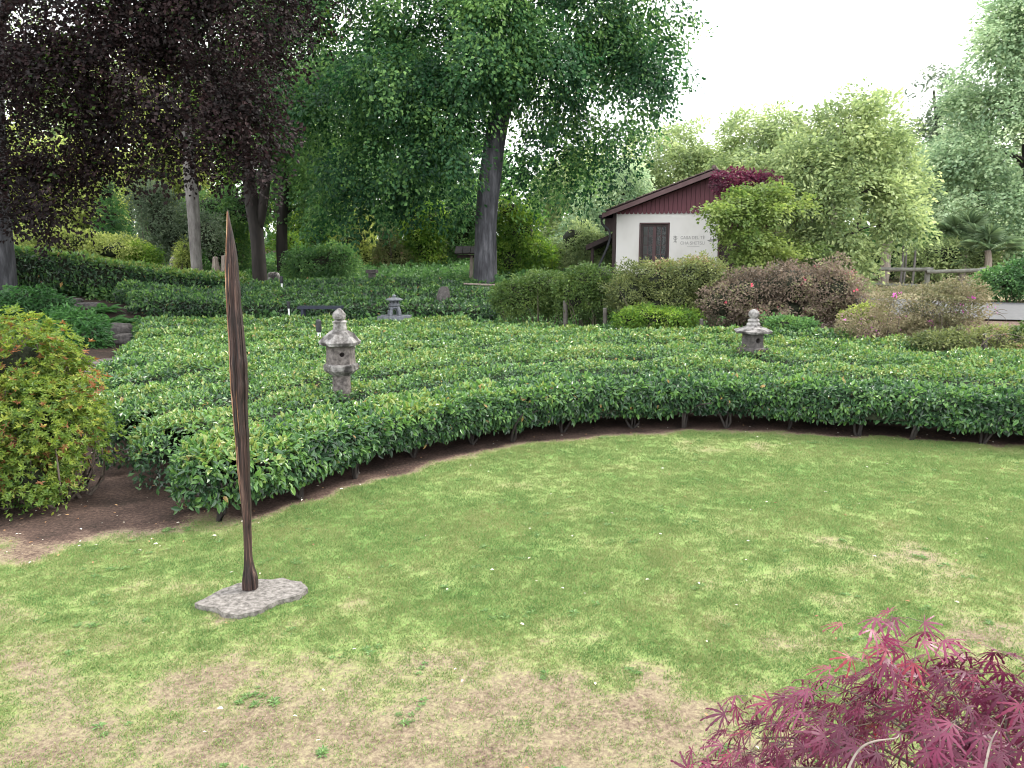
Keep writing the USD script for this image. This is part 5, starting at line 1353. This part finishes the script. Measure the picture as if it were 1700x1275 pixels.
put(mp, "leaf_stalks", join(parts), "twig_bark", smooth=True, shift=MB, kind="stuff")
P = lambda px, py, y: at(px, py, y)
put(mp, "bare_twig", tube([P(1395, 1300, 1.78), P(1412, 1268, 1.80), P(1428, 1243, 1.82), P(1455, 1230, 1.84), P(1492, 1220, 1.9)], [.0032, .003, .0028, .0022, .0014], 7, 24, rough=.3, freq=60), "pale_twig", smooth=True, shift=MB)
put(mp, "bare_twig", tube([P(1630, 1300, 1.75), P(1638, 1262, 1.76), P(1646, 1230, 1.78), P(1655, 1214, 1.8)], [.0032, .003, .0025, .0014], 7, 18, rough=.3, freq=60), "pale_twig", smooth=True, shift=MB)

# ------------------------------------------------------------------ turf, weeds, fallen leaves
def tuft(seed, nb_, hmin, hmax, lean, wid):
    g = np.random.default_rng(seed)
    a_ = g.random(nb_) * 2 * np.pi
    r0 = g.random(nb_) ** .5 * .045
    pos = np.c_[np.cos(a_) * r0, np.sin(a_) * r0, np.zeros(nb_) - .003]
    dr_ = np.c_[g.normal(size=(nb_, 2)) * lean, np.ones(nb_)]
    nn = np.c_[g.normal(size=(nb_, 2)), np.full(nb_, .3)]
    return leaves(pos, dr_, nn, g.uniform(hmin, hmax, nb_), wid, np.clip(g.normal(size=nb_) * .27 + .52, 0, 1), LEAF2)


def instancer(name, protos, mat, pos, idx, rotz, scale, label, category):
    path = "/World/" + numbered("/World", name)
    pi = UsdGeom.PointInstancer.Define(stage, path)
    rel = pi.CreatePrototypesRel()
    for k_, (v, f, ti) in enumerate(protos):
        m = usdkit.mesh(stage, f"{path}/tuft_{k_}", (v, f), LOOK[mat])
        UsdGeom.PrimvarsAPI(m).CreatePrimvar("tint", Sdf.ValueTypeNames.FloatArray, "vertex").Set(Vt.FloatArray.FromNumpy(np.asarray(ti, np.float32)))
        rel.AddTarget(m.GetPath())
    pi.CreatePositionsAttr(Vt.Vec3fArray.FromNumpy(pos.astype(np.float32)))
    pi.CreateProtoIndicesAttr(Vt.IntArray.FromNumpy(idx.astype(np.int32)))
    q = np.zeros((len(pos), 4), np.float16); q[:, 0] = 0
    pi.CreateOrientationsAttr(Vt.QuathArray([Gf.Quath(float(math.cos(a / 2)), 0, 0, float(math.sin(a / 2))) for a in rotz]))
    pi.CreateScalesAttr(Vt.Vec3fArray.FromNumpy(np.repeat(scale[:, None], 3, 1).astype(np.float32)))
    tag(pi.GetPrim(), label=label, category=category, kind="stuff")


g = np.random.default_rng(400)
NG = 120000
yy = 2.2 + 10.2 * g.random(NG) ** .8
xx = yy * g.uniform(-.80, .80, NG)
tv = turf(xx, yy)
pt_ = np.stack([xx, yy, xx * 0], -1)
dens = np.clip((tv - .30) * 1.9, .0, 1) * (.55 + .6 * meshkit.fbm(pt_ * 2.2, 3, 41))
offslab = ~contains_xy(slp.buffer(-.02), xx, yy)
keep = (g.random(NG) < dens) & offslab & (tv > .30)
xx, yy, tv = xx[keep], yy[keep], tv[keep]
zz_ = T(xx, yy) + .02 * (meshkit.fbm(np.stack([xx, yy, xx * 0], -1) * 2.5, 3, 2) - .5)
instancer("grass", [tuft(401 + k_, 15, .010, .026, .75, .0042) for k_ in range(5)], "grass_blade", np.c_[xx, yy, zz_], g.integers(0, 5, len(xx)), g.random(len(xx)) * 6.28, g.uniform(.7, 1.35, len(xx)) * (.7 + .5 * tv), "short mown patchy lawn grass", "grass")


def rosette(seed, n_, L_):
    g = np.random.default_rng(seed)
    a_ = np.arange(n_) * 2.4
    ax_ = np.c_[np.cos(a_), np.sin(a_), g.uniform(.15, .7, n_)]
    return leaves(np.c_[np.cos(a_) * .008, np.sin(a_) * .008, np.full(n_, .004)], ax_, np.tile([0, 0, 1.0], (n_, 1)) + g.normal(size=(n_, 3)) * .25, L_ * g.uniform(.6, 1.1, n_), L_ * .38, g.random(n_), LEAF4)


gc = np.random.default_rng(410)
NC = 5200
xc, yc = gc.uniform(-24, 13, NC), gc.uniform(19, 46, NC)
r_field = contains_xy(FIELD.buffer(.5), xc, yc)
lx = (xc - HC[0]) * hu[0] + (yc - HC[1]) * hu[1]; ly = -(xc - HC[0]) * hu[1] + (yc - HC[1]) * hu[0]
in_house = (lx > -1.6) & (lx < wall_w + .8) & (ly > -.5) & (ly < depth + 1)
near_road = np.min(np.hypot(xc[:, None] - rc[None, ::3, 0], yc[:, None] - rc[None, ::3, 1]), 1) < 2.6
on_path = (np.abs(xc + 12.2 + (yc - 22) * .45) < 2.2) & (yc < 26.5)
kc = (xc < 7.5) & ~(r_field | in_house | near_road | on_path) & ~((xc < -9) & (yc < 21)) & ~((xc > 7.5) & (yc > 24))
xc, yc = xc[kc], yc[kc]


def cover(seed):
    v, f, ti = crown([[0, 0, .12, .38, .38, .16]], 90, .13, .075, seed, spray=8, S=.3, droop=.1)
    return v, f, ti


instancer("ground_cover", [cover(411 + k_) for k_ in range(4)], "mid_leaf", np.c_[xc, yc, T(xc, yc)], gc.integers(0, 4, len(xc)), gc.random(len(xc)) * 6.28, gc.uniform(.7, 1.4, len(xc)), "low green ground cover under the trees and shrubs", "ground cover")
NW = 190
yw = 3.2 + 8.2 * g.random(NW); xw = yw * g.uniform(-.7, .7, NW)
tw = turf(xw, yw); kw_ = (tw > .3) & ~contains_xy(slp.buffer(.05), xw, yw)
xw, yw = xw[kw_], yw[kw_]
# weeds stand in small patches
xw = np.concatenate([xw + g.normal(size=len(xw)) * .045 for _ in range(3)]); yw = np.concatenate([yw + g.normal(size=len(yw)) * .045 for _ in range(3)])
instancer("weeds", [rosette(420 + k_, 9, .05) for k_ in range(4)], "weed_leaf", np.c_[xw, yw, T(xw, yw)], g.integers(0, 4, len(xw)), g.random(len(xw)) * 6.28, g.uniform(.35, .9, len(xw)), "scattered broad leaved weeds in the lawn", "weeds")


def petal(seed):
    g = np.random.default_rng(seed)
    return leaves(np.array([[0, 0, .006]]), np.array([[1, 0, .15]]), np.array([[.1, .2, 1.0]]), .045, .022, np.array([g.random()]), LEAF4)


NP = 190
yp = 3.2 + 8.8 * g.random(NP); xp = yp * g.uniform(-.7, .7, NP)
# more of them on the soil below the hedge and at the left
a_ = np.radians(g.uniform(20, 165, 110)); rr_ = LAWN_R + g.normal(size=110) * .22 + .1
xp = np.r_[xp, LAWN_C[0] + rr_ * np.cos(a_), g.uniform(-5.2, -3.2, 60)]; yp = np.r_[yp, LAWN_C[1] + rr_ * np.sin(a_), g.uniform(6.6, 8.4, 60)]
tp_ = [petal(440 + k_) for k_ in range(6)]
tp_ = [(v, f, np.full_like(t_, k_ / 5)) for k_, (v, f, t_) in enumerate(tp_)]
instancer("fallen_leaves", tp_, "fallen_leaf_skin", np.c_[xp, yp, T(xp, yp) + .012], g.integers(0, 6, len(xp)), g.random(len(xp)) * 6.28, g.uniform(.25, .95, len(xp)), "fallen pale petals and brown leaves on turf and soil", "fallen leaves")
